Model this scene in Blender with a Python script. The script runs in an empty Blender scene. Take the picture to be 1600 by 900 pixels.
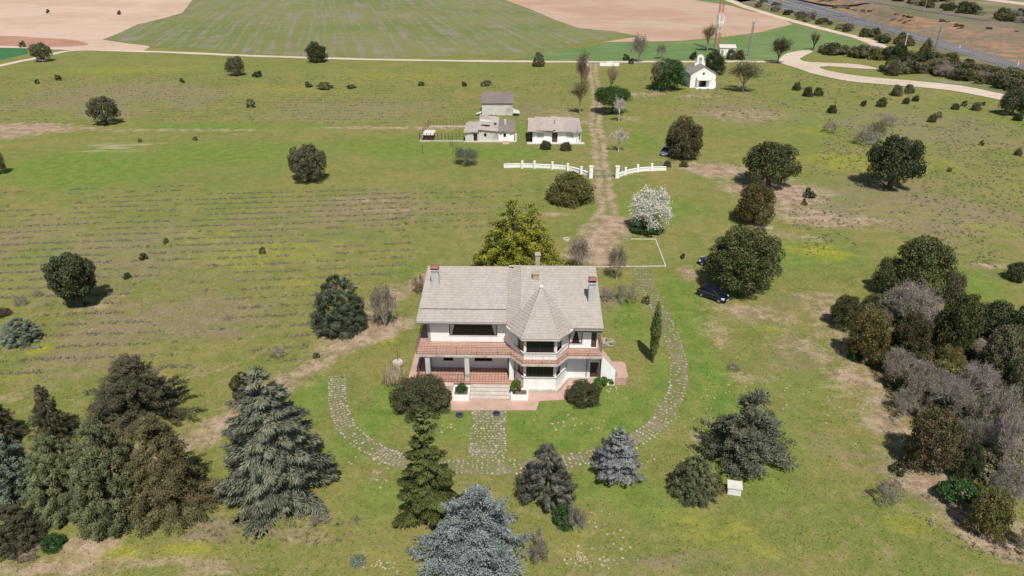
import bpy, bmesh, math, random
import numpy as np
from mathutils import Vector, Matrix
from mathutils.geometry import tessellate_polygon
sc = bpy.context.scene
COL = sc.collection
R = math.radians
# ------------------------------------------------------------------ camera, world, sun, exposure
CAM_H = 43.0; PITCH = 27.0; F = 1080.0            # metres, degrees below horizontal, focal length for a 1600 px wide frame
cd = bpy.data.cameras.new('camera'); cam = bpy.data.objects.new('camera', cd); COL.objects.link(cam)
cam.location = (0, 0, CAM_H); cam.rotation_euler = (R(90 - PITCH), 0, 0)
cd.sensor_width = 36; cd.lens = 36 * F / 1600; cd.clip_start = 0.5; cd.clip_end = 8000
sc.camera = cam
SUN_EL = 58.0; SUN_AZ = 10.0                      # sun stands behind the camera, 10 degrees to its right
w = bpy.data.worlds.new("World"); sc.world = w; w.use_nodes = True
wn = w.node_tree.nodes; bg = wn['Background']; bg.inputs['Strength'].default_value = 0.075
sky = wn.new('ShaderNodeTexSky'); sky.sky_type = 'NISHITA'; sky.sun_disc = False
sky.sun_elevation = R(SUN_EL); sky.sun_rotation = R(180 - SUN_AZ)
w.node_tree.links.new(sky.outputs[0], bg.inputs[0])
sl = bpy.data.lights.new('sun', 'SUN'); so = bpy.data.objects.new('sun', sl); COL.objects.link(so)
sl.energy = 4.2; sl.angle = R(0.5); sl.color = (1.0, 0.945, 0.86)
sdir = Vector((-math.sin(R(SUN_AZ)) * math.cos(R(SUN_EL)), math.cos(R(SUN_AZ)) * math.cos(R(SUN_EL)), -math.sin(R(SUN_EL))))
so.rotation_euler = sdir.to_track_quat('-Z', 'Y').to_euler()
sc.view_settings.view_transform = 'Standard'; sc.view_settings.look = 'None'
sc.view_settings.exposure = 0.1; sc.view_settings.gamma = 1.0
rng = np.random.default_rng(7); random.seed(7)
# ------------------------------------------------------------------ survey helpers (photo measurement -> metres on the site)
def g(px, py, z=0.0):
    a = R(PITCH) + math.atan((py - 450) / F)
    D = (CAM_H - z) / math.tan(a)
    Z = D * math.cos(R(PITCH)) + (CAM_H - z) * math.sin(R(PITCH))
    return ((px - 800) / F * Z, D, z)
def g2(px, py, z=0.0): return g(px, py, z)[:2]
# ------------------------------------------------------------------ materials
MAT = {}
def new_mat(name):
    m = bpy.data.materials.new(name); m.use_nodes = True
    nt = m.node_tree; b = nt.nodes['Principled BSDF']; MAT[name] = m
    return m, nt, b
def noise(nt, scale, detail=3, vec=None, rough=.55, dist=0):
    n = nt.nodes.new('ShaderNodeTexNoise'); n.inputs['Scale'].default_value = scale
    n.inputs['Detail'].default_value = detail; n.inputs['Roughness'].default_value = rough; n.inputs['Distortion'].default_value = dist
    if vec is not None: nt.links.new(vec, n.inputs['Vector'])
    return n.outputs['Fac']
def math_(nt, op, a, b=0.0, clamp=False):
    n = nt.nodes.new('ShaderNodeMath'); n.operation = op; n.use_clamp = clamp
    for i, v in enumerate((a, b)):
        if isinstance(v, (int, float)): n.inputs[i].default_value = v
        else: nt.links.new(v, n.inputs[i])
    return n.outputs[0]
def ramp(nt, v, lo, hi, a=0.0, b=1.0):
    n = nt.nodes.new('ShaderNodeMapRange'); n.interpolation_type = 'SMOOTHSTEP'
    nt.links.new(v, n.inputs[0])
    for i, x in zip((1, 2, 3, 4), (lo, hi, a, b)): n.inputs[i].default_value = x
    return n.outputs[0]
def mix(nt, f, a, b, mode='MIX'):
    n = nt.nodes.new('ShaderNodeMix'); n.data_type = 'RGBA'; n.blend_type = mode
    if isinstance(f, (int, float)): n.inputs[0].default_value = f
    else: nt.links.new(f, n.inputs[0])
    for i, v in ((6, a), (7, b)):
        if isinstance(v, tuple): n.inputs[i].default_value = (*v, 1)
        else: nt.links.new(v, n.inputs[i])
    return n.outputs[2]
def val(nt, v, lo, hi):      # grey multiplier colour from a factor
    f = ramp(nt, v, 0.2, 0.8, lo, hi)
    c = nt.nodes.new('ShaderNodeCombineColor')
    for i in range(3): nt.links.new(f, c.inputs[i])
    return c.outputs[0]
def bump(nt, b, h, strength=.3, dist=.05):
    n = nt.nodes.new('ShaderNodeBump'); n.inputs['Strength'].default_value = strength; n.inputs['Distance'].default_value = dist
    nt.links.new(h, n.inputs['Height']); nt.links.new(n.outputs[0], b.inputs['Normal'])
def pos(nt): return nt.nodes.new('ShaderNodeNewGeometry').outputs['Position']
def objc(nt): return nt.nodes.new('ShaderNodeTexCoord').outputs['Object']
def mapv(nt, vec, scale, rot=0):
    r_ = nt.nodes.new('ShaderNodeMapping'); r_.inputs['Rotation'].default_value = (0, 0, -rot)      # turn the long axis of the pattern to rot, then stretch
    n = nt.nodes.new('ShaderNodeMapping'); n.inputs['Scale'].default_value = scale
    nt.links.new(vec, r_.inputs[0]); nt.links.new(r_.outputs[0], n.inputs[0]); return n.outputs[0]
def plain(name, c, rough=.8, var=.15, scale=3.0, metal=0, spec=.3, c2=None, f2=.5, bumpd=0):
    m, nt, b = new_mat(name)
    v = noise(nt, scale, 4, objc(nt))
    col = mix(nt, 1.0, c, val(nt, v, 1 - var, 1 + var), 'MULTIPLY')
    if c2:
        v2 = noise(nt, scale * .45, 5, objc(nt), .65)
        col = mix(nt, ramp(nt, v2, f2, f2 + .2), col, c2)
    nt.links.new(col, b.inputs['Base Color'])
    b.inputs['Roughness'].default_value = rough; b.inputs['Metallic'].default_value = metal
    b.inputs['Specular IOR Level'].default_value = spec
    if bumpd: bump(nt, b, noise(nt, scale * 4, 4, objc(nt)), .5, bumpd)
    return m
def leaf_mat(name, c, c2=None, dark=.55, bright=1.5, patch=.5, trans=.18, rough=.55, gl=.25, tip=None):
    m, nt, b = new_mat(name)
    at = nt.nodes.new('ShaderNodeAttribute'); at.attribute_name = 'tint'
    sep = nt.nodes.new('ShaderNodeSeparateColor'); nt.links.new(at.outputs['Color'], sep.inputs[0])
    o = nt.nodes.new('ShaderNodeObjectInfo')
    col = c
    if c2:
        v = noise(nt, patch, 3, objc(nt))
        vv = math_(nt, 'ADD', v, math_(nt, 'MULTIPLY', math_(nt, 'SUBTRACT', sep.outputs[1], .5), .45))
        col = mix(nt, ramp(nt, vv, .4, .62), c, c2)
    if tip: col = mix(nt, ramp(nt, sep.outputs[2], .12, .85), col, tip)
    col = mix(nt, 1.0, col, val(nt, sep.outputs[0], dark, bright), 'MULTIPLY')
    col = mix(nt, 1.0, col, val(nt, o.outputs['Random'], .86, 1.12), 'MULTIPLY')
    nt.links.new(col, b.inputs['Base Color']); b.inputs['Roughness'].default_value = rough
    b.inputs['Specular IOR Level'].default_value = gl
    t = nt.nodes.new('ShaderNodeBsdfTranslucent'); nt.links.new(col, t.inputs[0])
    ms = nt.nodes.new('ShaderNodeMixShader'); ms.inputs[0].default_value = trans
    nt.links.new(b.outputs[0], ms.inputs[1]); nt.links.new(t.outputs[0], ms.inputs[2])
    nt.links.new(ms.outputs[0], nt.nodes['Material Output'].inputs[0])
    return m
# the meadow colour, shared by the ground sheet, the tufts and the verges of tracks
def meadow_group():
    nt = bpy.data.node_groups.new('meadow_colour', 'ShaderNodeTree')
    nt.interface.new_socket('Color', in_out='OUTPUT', socket_type='NodeSocketColor')
    nt.interface.new_socket('Height', in_out='OUTPUT', socket_type='NodeSocketFloat')
    s = nt.interface.new_socket('Extra dirt', in_out='INPUT', socket_type='NodeSocketFloat')
    gi = nt.nodes.new('NodeGroupInput'); go = nt.nodes.new('NodeGroupOutput')
    P = pos(nt)
    a = nt.nodes.new('ShaderNodeAttribute'); a.attribute_name = 'soil'
    b = nt.nodes.new('ShaderNodeAttribute'); b.attribute_name = 'growth'
    A = nt.nodes.new('ShaderNodeSeparateColor'); nt.links.new(a.outputs['Color'], A.inputs[0])
    B = nt.nodes.new('ShaderNodeSeparateColor'); nt.links.new(b.outputs['Color'], B.inputs[0])
    n0 = noise(nt, .025, 3, P); n1 = noise(nt, .11, 4, P, .6); n2 = noise(nt, .5, 4, P, .65); n3 = noise(nt, 2.2, 5, P, .7)
    n4 = noise(nt, 7, 3, P, .7); nl = noise(nt, 1.0, 4, mapv(nt, P, (.12, .9, 1), R(4)), .7)
    col = mix(nt, ramp(nt, n1, .38, .62), (.228, .212, .068), (.176, .195, .050))
    col = mix(nt, ramp(nt, n2, .5, .72), col, (.25, .205, .095))
    col = mix(nt, math_(nt, 'MULTIPLY', ramp(nt, n0, .45, .65), .5), col, (.16, .195, .048))
    col = mix(nt, math_(nt, 'MULTIPLY', ramp(nt, n3, .52, .7), .3), col, (.27, .235, .13))
    nq = noise(nt, .9, 6, P, .75); col = mix(nt, math_(nt, 'MULTIPLY', ramp(nt, nq, .54, .66), .45), col, (.27, .21, .12)); col = mix(nt, math_(nt, 'MULTIPLY', ramp(nt, nq, .36, .48, 1, 0), .65), col, (.12, .165, .035))
    def apply(col, mask, c, nz, amt=.7, lo=.25, hi=.75):
        v = math_(nt, 'ADD', mask, math_(nt, 'MULTIPLY', math_(nt, 'SUBTRACT', nz, .5), amt * 2))
        v = math_(nt, 'MULTIPLY', v, ramp(nt, mask, 0.0, .12))
        return mix(nt, ramp(nt, v, lo, hi), col, c)
    col = apply(col, A.outputs[1], mixc(nt, n2, (.135, .202, .040), (.172, .216, .050)), n2, .35, .05, .65)
    col = apply(col, B.outputs[0], (.24, .19, .12), nl, .9, .1, .9)
    col = apply(col, B.outputs[0], (.30, .25, .19), n3, .9, .6, 1.2)
    col = apply(col, A.outputs[2], (.27, .27, .035), n2, .5, .2, 1.0)
    col = apply(col, A.outputs[2], (.50, .46, .06), n3, 1.1, .74, 1.3)
    col = apply(col, B.outputs[2], (.42, .345, .235), nl, .9, .35, 1.0)
    d = math_(nt, 'MAXIMUM', A.outputs[0], gi.outputs[0])
    nd = math_(nt, 'ADD', math_(nt, 'MULTIPLY', n3, .5), math_(nt, 'MULTIPLY', n2, .5))
    col = apply(col, d, mixc(nt, n2, (.30, .21, .14), (.395, .295, .21)), nd, .8, .12, .85)
    col = apply(col, B.outputs[1], (.40, .24, .15), n2, .6, .3, .9)
    col = mix(nt, 1.0, col, val(nt, n3, .84, 1.17), 'MULTIPLY')
    col = mix(nt, 1.0, col, val(nt, n4, .78, 1.24), 'MULTIPLY')
    col = mix(nt, 1.0, col, val(nt, n2, .9, 1.12), 'MULTIPLY')
    nt.links.new(col, go.inputs[0]); nt.links.new(math_(nt, 'ADD', n4, n3), go.inputs[1])
    return nt
def mixc(nt, f, a, b): return mix(nt, ramp(nt, f, .4, .6), a, b)
MEADOW = meadow_group()
def meadow_mat(name, extra=None, bumpd=.12):
    m, nt, b = new_mat(name)
    gr = nt.nodes.new('ShaderNodeGroup'); gr.node_tree = MEADOW
    if extra: nt.links.new(extra(nt), gr.inputs[0])
    nt.links.new(gr.outputs[0], b.inputs['Base Color']); b.inputs['Roughness'].default_value = .95
    b.inputs['Specular IOR Level'].default_value = .1
    bump(nt, b, gr.outputs[1], .6, bumpd)
    return m
def edge_dirt(gain=1.0):
    def f(nt):
        a = nt.nodes.new('ShaderNodeAttribute'); a.attribute_name = 'edge'
        s = nt.nodes.new('ShaderNodeSeparateColor'); nt.links.new(a.outputs['Color'], s.inputs[0])
        return math_(nt, 'MULTIPLY', s.outputs[0], gain)
    return f
meadow_mat('meadow'); meadow_mat('drive_soil', edge_dirt(.95)); meadow_mat('path_soil', edge_dirt(.5))
def field_mat(name, c1, c2, c3, rot, stripe=.5, sc1=(.02, .35, 1), big=.012, fine=1.0, thr=.5):
    m, nt, b = new_mat(name); P = pos(nt)
    ns = noise(nt, 1.0, 4, mapv(nt, P, sc1, rot), .6); nb = noise(nt, big, 4, P, .6); nf = noise(nt, fine, 4, P, .7); nm = noise(nt, .08, 4, P, .65)
    col = mix(nt, ramp(nt, nb, .42, .6), c1, c2)
    v = math_(nt, 'ADD', ns, math_(nt, 'MULTIPLY', math_(nt, 'SUBTRACT', nm, .5), .5))
    col = mix(nt, math_(nt, 'MULTIPLY', ramp(nt, v, thr, thr + .18), stripe), col, c3)
    col = mix(nt, 1.0, col, val(nt, nf, .88, 1.12), 'MULTIPLY'); col = mix(nt, 1.0, col, val(nt, nm, .92, 1.08), 'MULTIPLY')
    nt.links.new(col, b.inputs['Base Color']); b.inputs['Roughness'].default_value = .95; b.inputs['Specular IOR Level'].default_value = .1
    return m
field_mat('ploughed_soil', (.58, .43, .335), (.52, .365, .275), (.44, .28, .20), R(12), .45)
field_mat('ploughed_soil_right', (.50, .36, .27), (.45, .29, .205), (.38, .215, .14), R(-20), .5)
field_mat('red_headland', (.42, .23, .16), (.36, .2, .13), (.5, .33, .25), R(0), .4)
field_mat('young_crop', (.205, .205, .08), (.16, .19, .06), (.25, .215, .175), R(104), .75, (.012, .3, 1), .010, .8, .46)
field_mat('bright_crop', (.125, .205, .07), (.15, .215, .075), (.22, .25, .11), R(12), .6, (.01, .25, 1))
field_mat('dark_crop', (.05, .155, .065), (.06, .165, .06), (.08, .18, .07), R(0), .4)
field_mat('pale_gravel', (.60, .50, .40), (.55, .45, .35), (.44, .36, .26), R(8), .4, (.05, .5, 1), .03)
field_mat('asphalt', (.16, .16, .175), (.14, .14, .155), (.2, .2, .21), R(-40), .35, (.02, .6, 1))
field_mat('red_bank', (.40, .215, .135), (.27, .19, .135), (.19, .165, .105), R(-38), .9, (.06, .2, 1), .03, .5, .40)
field_mat('brush_verge', (.2, .165, .12), (.15, .15, .07), (.26, .2, .14), R(-30), .7, (.03, .2, 1), .03, .5)
field_mat('far_pasture', (.17, .18, .09), (.28, .22, .14), (.13, .14, .07), R(20), .6)
plain('paint_white_line', (.75, .75, .74)); 
# ------------------------------------------------------------------ mesh helpers
class MB:
    def __init__(s): s.v = []; s.f = []
    def add(s, vs, fs):
        n = len(s.v); s.v += [tuple(v) for v in vs]; s.f += [tuple(i + n for i in f) for f in fs]; return s
    def box(s, x0, x1, y0, y1, z0, z1):
        return s.add([(x0,y0,z0),(x1,y0,z0),(x1,y1,z0),(x0,y1,z0),(x0,y0,z1),(x1,y0,z1),(x1,y1,z1),(x0,y1,z1)],
                     [(0,3,2,1),(4,5,6,7),(0,1,5,4),(1,2,6,5),(2,3,7,6),(3,0,4,7)])
    def hexa(s, b, t):   # bottom four, top four points (ccw from above)
        return s.add(list(b) + list(t), [(0,3,2,1),(4,5,6,7),(0,1,5,4),(1,2,6,5),(2,3,7,6),(3,0,4,7)])
    def bar(s, p, q, wd, ht=None):   # rectangular bar from p to q
        p = Vector(p); q = Vector(q); ht = ht or wd; d = (q - p).normalized()
        u = d.cross(Vector((0, 0, 1)));
        if u.length < 1e-4: u = Vector((1, 0, 0))
        u.normalize(); w_ = u.cross(d); u = u * wd / 2; w_ = w_ * ht / 2
        return s.hexa([p-u-w_, p+u-w_, q+u-w_, q-u-w_], [p-u+w_, p+u+w_, q+u+w_, q-u+w_])
    def tube(s, p, q, r0, r1=None, n=8, cap=True):
        p = Vector(p); q = Vector(q); r1 = r0 if r1 is None else r1; d = (q - p).normalized()
        u = d.orthogonal().normalized(); w_ = d.cross(u); vs = []
        for c, r in ((p, r0), (q, r1)):
            for k in range(n):
                a = 2 * math.pi * k / n; vs.append(c + (u * math.cos(a) + w_ * math.sin(a)) * r)
        fs = [(k, (k+1) % n, n + (k+1) % n, n + k) for k in range(n)]
        if cap: fs += [tuple(range(n))[::-1], tuple(range(n, 2 * n))]
        return s.add(vs, fs)
    def prism(s, pts, z0, z1):     # pts ccw polygon; z may be per-vertex lists
        n = len(pts); zz0 = z0 if isinstance(z0, (list, tuple)) else [z0] * n; zz1 = z1 if isinstance(z1, (list, tuple)) else [z1] * n
        vs = [(p[0], p[1], z) for p, z in zip(pts, zz0)] + [(p[0], p[1], z) for p, z in zip(pts, zz1)]
        tri = tessellate_polygon([[Vector((p[0], p[1], 0)) for p in pts]])
        fs = [(k, (k+1) % n, n + (k+1) % n, n + k) for k in range(n)]
        fs += [tuple(t) for t in tri] + [tuple(i + n for i in t) for t in tri]
        return s.add(vs, fs)
    def build(s, name, m, parent=None, smooth=False, bev=0, **kw):
        me = bpy.data.meshes.new(name); me.from_pydata(s.v, [], s.f)
        bm = bmesh.new(); bm.from_mesh(me); bmesh.ops.recalc_face_normals(bm, faces=bm.faces); bm.to_mesh(me); bm.free()
        me.materials.append(MAT[m])
        if smooth: me.polygons.foreach_set('use_smooth', [True] * len(me.polygons))
        o = bpy.data.objects.new(name, me); COL.objects.link(o)
        if parent is not None: o.parent = parent
        if bev:
            md = o.modifiers.new('bevel', 'BEVEL'); md.width = bev; md.segments = 2; md.limit_method = 'ANGLE'
        tag(o, **kw); return o
def tag(o, label=None, cat=None, group=None, kind=None):
    if label: o['label'] = label
    if cat: o['category'] = cat
    if group: o['group'] = group
    if kind: o['kind'] = kind
    return o
def empty(name, loc, label, cat, group=None, rz=0):
    o = bpy.data.objects.new(name, None); COL.objects.link(o); o.location = loc; o.rotation_euler = (0, 0, rz)
    o.empty_display_size = .3
    return tag(o, label, cat, group)
def np_obj(name, verts, faces_flat, nper, m, parent=None, attrs=None, **kw):
    me = np_mesh(name, verts, faces_flat, nper, m, attrs)
    o = bpy.data.objects.new(name, me); COL.objects.link(o)
    if parent is not None: o.parent = parent
    tag(o, **kw); return o
def np_mesh(name, verts, faces, nper, m, attrs=None, smooth=False):
    me = bpy.data.meshes.new(name); nv = len(verts); nf = len(faces)
    me.vertices.add(nv); me.vertices.foreach_set('co', np.asarray(verts, np.float32).ravel())
    me.loops.add(nf * nper); me.loops.foreach_set('vertex_index', np.asarray(faces, np.int32).ravel())
    me.polygons.add(nf); me.polygons.foreach_set('loop_start', np.arange(nf, dtype=np.int32) * nper)
    me.polygons.foreach_set('loop_total', np.full(nf, nper, np.int32))
    if smooth: me.polygons.foreach_set('use_smooth', np.ones(nf, bool))
    me.update(calc_edges=True); me.validate()
    for k, a in (attrs or {}).items():
        at = me.color_attributes.new(k, 'FLOAT_COLOR', 'POINT')
        c = np.ones((nv, 4), np.float32); c[:, :3] = a; at.data.foreach_set('color', c.ravel())
    me.materials.append(MAT[m]); return me
# ------------------------------------------------------------------ what grows where: soft patches on the meadow
def vnoise(x, y, s, seed=0):
    x = x * s + seed * 17.3; y = y * s + seed * 9.1
    xi = np.floor(x); yi = np.floor(y); fx = x - xi; fy = y - yi; fx = fx*fx*(3-2*fx); fy = fy*fy*(3-2*fy)
    h = lambda a, b: (np.sin(a * 127.1 + b * 311.7 + seed * 5.7) * 43758.5453) % 1.0
    return (h(xi, yi) * (1-fx) + h(xi+1, yi) * fx) * (1-fy) + (h(xi, yi+1) * (1-fx) + h(xi+1, yi+1) * fx) * fy
# channel, photo x, y, half width, half height, strength, tilt of long axis in degrees on the ground
PATCH = [
 # dirt
 ('d',565,520,95,26,.75,32),('d',420,610,90,16,.6,30),('d',350,660,60,20,.7,28),('d',300,690,50,14,.5,25),('d',600,470,60,8,.45,28),('d',650,440,50,6,.45,20),
 ('d',60,200,110,10,.85,0),('d',20,208,60,12,.7,0),('d',300,203,220,3,.6,0),('d',620,200,150,4,.7,0),
 ('d',920,385,48,20,.9,20),('d',930,400,45,22,.8,10),('d',950,350,30,20,.7,0),
 ('d',1120,265,75,14,.7,-20),('d',1200,300,95,22,.8,-25),('d',1290,345,110,16,.6,-15),('d',1240,330,80,10,.6,-20),('d',1250,370,60,8,.5,-20),
 ('d',1075,425,22,20,.7,-60),('d',1180,490,90,22,.55,-20),('d',1120,520,30,40,.4,-70),
 ('d',1330,590,60,26,.75,-40),('d',1390,660,50,40,.75,-50),('d',1440,740,60,40,.7,-45),('d',1530,830,70,36,.8,-40),('d',1590,870,40,30,.8,-30),
 ('d',1300,560,60,20,.5,-30),('d',1255,540,70,30,.4,-20),('d',1550,415,50,5,.7,0),
 ('d',40,620,60,12,.4,0),('d',140,850,60,20,.7,0),('d',200,880,260,12,.6,0),('d',360,890,100,12,.5,0),('d',80,890,150,14,.7,0),
 ('d',1000,148,60,4,.8,0),('d',1100,150,60,5,.6,0),('d',980,185,40,8,.5,0),('d',1160,180,80,16,.4,0),
 ('d',930,200,16,16,.7,0),('d',905,192,60,5,.7,0),('d',755,620,20,5,.3,0),('d',757,760,8,26,.55,85),
 ('d',330,580,40,10,.4,20),('d',140,480,60,8,.55,20),('d',170,465,50,5,.6,20),('d',560,312,80,6,.4,0),('d',600,330,90,10,.35,0),('d',880,175,60,14,.35,0),
 ('d',1010,330,20,20,.3,0),('d',860,335,40,5,.5,0),('d',480,840,60,12,.5,0),('d',1040,640,20,16,.45,0),('d',640,700,60,10,.4,0),('d',590,740,30,14,.5,0),
 ('d',1090,690,26,40,.35,-60),('d',800,860,30,20,.5,0),('d',1180,590,60,12,.4,0),
 # lush green
 ('l',120,260,220,40,.75,0),('l',350,240,250,35,.55,0),('l',60,400,40,30,.6,0),('l',640,230,160,25,.55,0),('l',780,240,110,12,.8,0),
 ('l',800,660,230,60,.75,0),('l',560,680,60,60,.8,0),('l',600,640,50,60,.7,0),('l',960,640,80,60,.75,0),('l',1090,560,40,80,.9,-80),('l',1070,470,40,60,.7,-70),('l',1030,330,120,30,.5,0),
 ('l',1300,400,90,40,.55,-20),('l',1250,410,50,30,.6,-30),('l',1160,700,120,80,.45,0),('l',1000,780,80,50,.5,0),('l',980,500,40,60,.7,-80),('l',490,620,30,40,.8,80),
 ('l',600,780,80,60,.45,0),('l',1120,620,40,50,.8,-80),('l',630,420,80,20,.4,0),('l',1250,600,100,30,.35,0),('l',1350,200,200,50,.3,0),('l',360,200,180,10,.7,0),
 ('l',1500,440,60,30,.6,0),('l',1000,220,40,18,.8,0),('l',860,205,90,20,.6,0),('l',1040,600,40,70,.6,-70),('l',910,760,90,40,.5,0),('l',230,700,30,30,.3,0),
 # yellow flowers
 ('y',1290,395,70,20,.75,-25),('y',1320,250,90,20,.6,-10),('y',1280,205,70,12,.55,0),('y',1430,255,90,20,.45,-5),('y',220,110,210,10,.55,0),('y',450,140,180,12,.45,0),('y',620,120,150,12,.5,0),
 ('y',400,400,160,40,.55,10),('y',330,370,90,25,.5,0),('y',480,440,80,20,.5,0),('y',60,545,50,14,.8,0),('y',20,590,70,12,.5,0),('y',180,870,90,24,.8,0),('y',290,860,90,24,.65,0),('y',120,880,60,18,.6,0),
 ('y',1110,830,110,40,.5,0),('y',1170,860,90,30,.5,0),('y',1430,820,60,22,.6,-45),('y',900,850,70,40,.35,0),('y',1200,515,30,8,.7,0),('y',590,870,60,30,.4,0),('y',600,530,40,20,.6,0),('y',960,430,30,30,.35,0),('y',940,700,60,20,.35,0),
 ('y',1060,810,50,20,.5,0),('y',1150,240,60,12,.35,0),('y',700,530,10,10,.1,0),('y',130,480,60,14,.3,0),('y',1400,330,100,20,.4,-5),('y',1550,360,80,20,.5,-5),
 # brushy grey-brown cover
 ('b',250,400,330,90,.5,8),('b',250,500,260,60,.6,12),('b',60,360,90,30,.5,0),('b',560,330,260,40,.5,0),('b',200,150,260,30,.55,0),('b',560,170,220,25,.45,0),('b',1450,330,190,70,.6,-6),
 ('b',1450,200,170,50,.5,-5),('b',1150,170,110,30,.5,-5),('b',1300,330,120,30,.6,-15),('b',130,560,150,40,.5,14),('b',330,830,70,26,.7,10),('b',450,830,60,16,.6,0),('b',1470,770,110,40,.7,-40),('b',1300,700,60,30,.35,-40),
 ('b',830,170,60,20,.5,0),('b',1250,560,70,40,.45,-40),('b',1050,880,260,30,.4,0),('b',950,470,20,30,.6,0),('b',1180,440,60,20,.2,0),('b',1230,470,70,30,.4,0),
 # pale dry straw
 ('p',200,226,110,5,.75,2),('p',180,236,100,5,.7,2),('p',1240,300,90,20,.6,-22),('p',1290,340,110,16,.6,-15),('p',1190,280,70,14,.6,-20),('p',1220,180,90,16,.4,0),('p',870,290,40,10,.3,0),('p',1310,610,40,30,.5,-50),
 ('p',100,630,80,12,.35,0),('p',1130,275,60,12,.5,-20),('p',400,300,80,8,.3,0),('p',700,140,140,12,.3,0),
 # red earth
 ('r',60,203,90,6,.5,0),('r',840,230,26,4,.5,0),('r',840,400,30,10,.2,0),
]
def prep():
    out = []
    for ch, px, py, rx, ry, st, t in PATCH:
        x, y, _ = g(px, py); Z = y * math.cos(R(PITCH)) + CAM_H * math.sin(R(PITCH))
        wx = rx * Z / F; wy = (g(px, py - ry)[1] - g(px, min(py + ry, 1200))[1]) / 2
        # with a tilt, the longer half axis runs along the tilt
        out.append((ch, x, y, wx, wy, st, R(t)))
    return out
PP = prep()
def growth(x, y):
    n = (vnoise(x, y, .09, 1) - .5) * .9 + (vnoise(x, y, .3, 2) - .5) * .5
    acc = {k: np.zeros_like(x) for k in 'dlybpr'}
    for ch, cx, cy, a, b, st, t in PP:
        if abs(t) > R(40):      # steep ones: long axis given already in photo height
            t2 = 0; dx = x - cx; dy = y - cy
        else: dx = x - cx; dy = y - cy; t2 = t
        c, s = math.cos(t2), math.sin(t2)
        if t2 and b < a * .8: pass
        u = (dx * c + dy * s) / a; v = (-dx * s + dy * c) / max(b, .6)
        r = np.sqrt(u*u + v*v) + n * .6
        q = np.clip(1.25 - r, 0, 1); q = q*q*(3-2*q) * st
        acc[ch] = np.maximum(acc[ch], q)
    A = np.stack([acc['d'], acc['l'], acc['y']], 1); B = np.stack([acc['b'], acc['r'], acc['p']], 1)
    return A, B
def spaced(core, step, far, growf=1.09):
    v = [0.0]; s = step
    while v[-1] < far:
        if v[-1] > core: s *= growf
        v.append(v[-1] + s)
    return v
xr = spaced(55, 1.0, 3200, 1.05); xs = np.array([-q for q in xr[:0:-1]] + xr)
ys = np.array(spaced(115, 1.0, 4500, 1.035)) + 12.0; ys = np.concatenate([[-400, -100, -20, 2], ys])
X, Y = np.meshgrid(xs, ys); nx, ny = len(xs), len(ys)
V = np.stack([X.ravel(), Y.ravel(), np.zeros(X.size)], 1)
ii = (np.arange(ny - 1)[:, None] * nx + np.arange(nx - 1)[None]).ravel()
A_, B_ = growth(V[:, 0], V[:, 1])
np_obj('ground', V, np.stack([ii, ii + 1, ii + nx + 1, ii + nx], 1), 4, 'meadow', attrs={'soil': A_, 'growth': B_}, kind='structure', label='green and olive meadow with bare and flowering patches')
# ------------------------------------------------------------------ sheets
def catmull(P, n=6, closed=False):
    P = [np.array(p, float) for p in P]; out = []; m = len(P)
    rngi = range(m) if closed else range(m - 1)
    for i in rngi:
        p0 = P[(i-1) % m] if closed or i > 0 else P[0]; p1 = P[i]; p2 = P[(i+1) % m]
        p3 = P[(i+2) % m] if closed or i + 2 < m else P[-1]
        for k in range(n):
            t = k / n
            out.append(.5 * ((2*p1) + (-p0+p2)*t + (2*p0-5*p1+4*p2-p3)*t*t + (-p0+3*p1-3*p2+p3)*t**3))
    if not closed: out.append(P[-1])
    return out
def sheet(name, pxs, z, m, smooth=0, jit=0, **kw):
    pts = [g2(*p) for p in pxs]
    if smooth: pts = catmull(pts, smooth, True)
    if jit: pts = [(p[0] + random.uniform(-jit, jit), p[1] + random.uniform(-jit, jit)) for p in pts]
    mb = MB(); tri = tessellate_polygon([[Vector((p[0], p[1], 0)) for p in pts]])
    mb.add([(p[0], p[1], z) for p in pts], [tuple(t) for t in tri])
    me = bpy.data.meshes.new(name); me.from_pydata(mb.v, [], mb.f); me.materials.append(MAT[m])
    for p in me.polygons:
        if p.normal.z < 0: p.flip()
    o = bpy.data.objects.new(name, me); COL.objects.link(o); return tag(o, kind='structure', **kw)
def strip_pts(pts, width, step=1.0):
    pts = [np.array(p[:2], float) for p in catmull(pts, 8)]
    res = [pts[0]]
    for p in pts[1:]:
        if np.linalg.norm(p - res[-1]) >= step: res.append(p)
    res = np.array(res); t = np.gradient(res, axis=0); t /= np.linalg.norm(t, axis=1)[:, None]
    return res, np.stack([-t[:, 1], t[:, 0]], 1)
def strip(name, pts, width, z, m, rows=(0, .6, 1, .6, 0), jit=0, step=1.0, **kw):
    c, nrm = strip_pts(pts, width, step); k = len(rows); n = len(c)
    off = np.linspace(-.5, .5, k) * width
    V = np.zeros((n, k, 3)); V[:, :, :2] = c[:, None] + nrm[:, None] * off[None, :, None]; V[:, :, 2] = z
    if jit: V[:, :, :2] += nrm[:, None] * rng.uniform(-jit, jit, (n, k))[..., None]
    V = V.reshape(-1, 3); E = np.tile(np.array(rows, float), n)
    i = (np.arange(n - 1)[:, None] * k + np.arange(k - 1)[None]).ravel()
    A, B = growth(V[:, 0], V[:, 1])
    o = np_obj(name, V, np.stack([i, i + k, i + k + 1, i + 1], 1), 4, m, attrs={'soil': A, 'growth': B, 'edge': np.stack([E] * 3, 1)}, kind='structure', **kw)
    for p in o.data.polygons:
        if p.normal.z < 0: p.flip()
    return o
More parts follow.
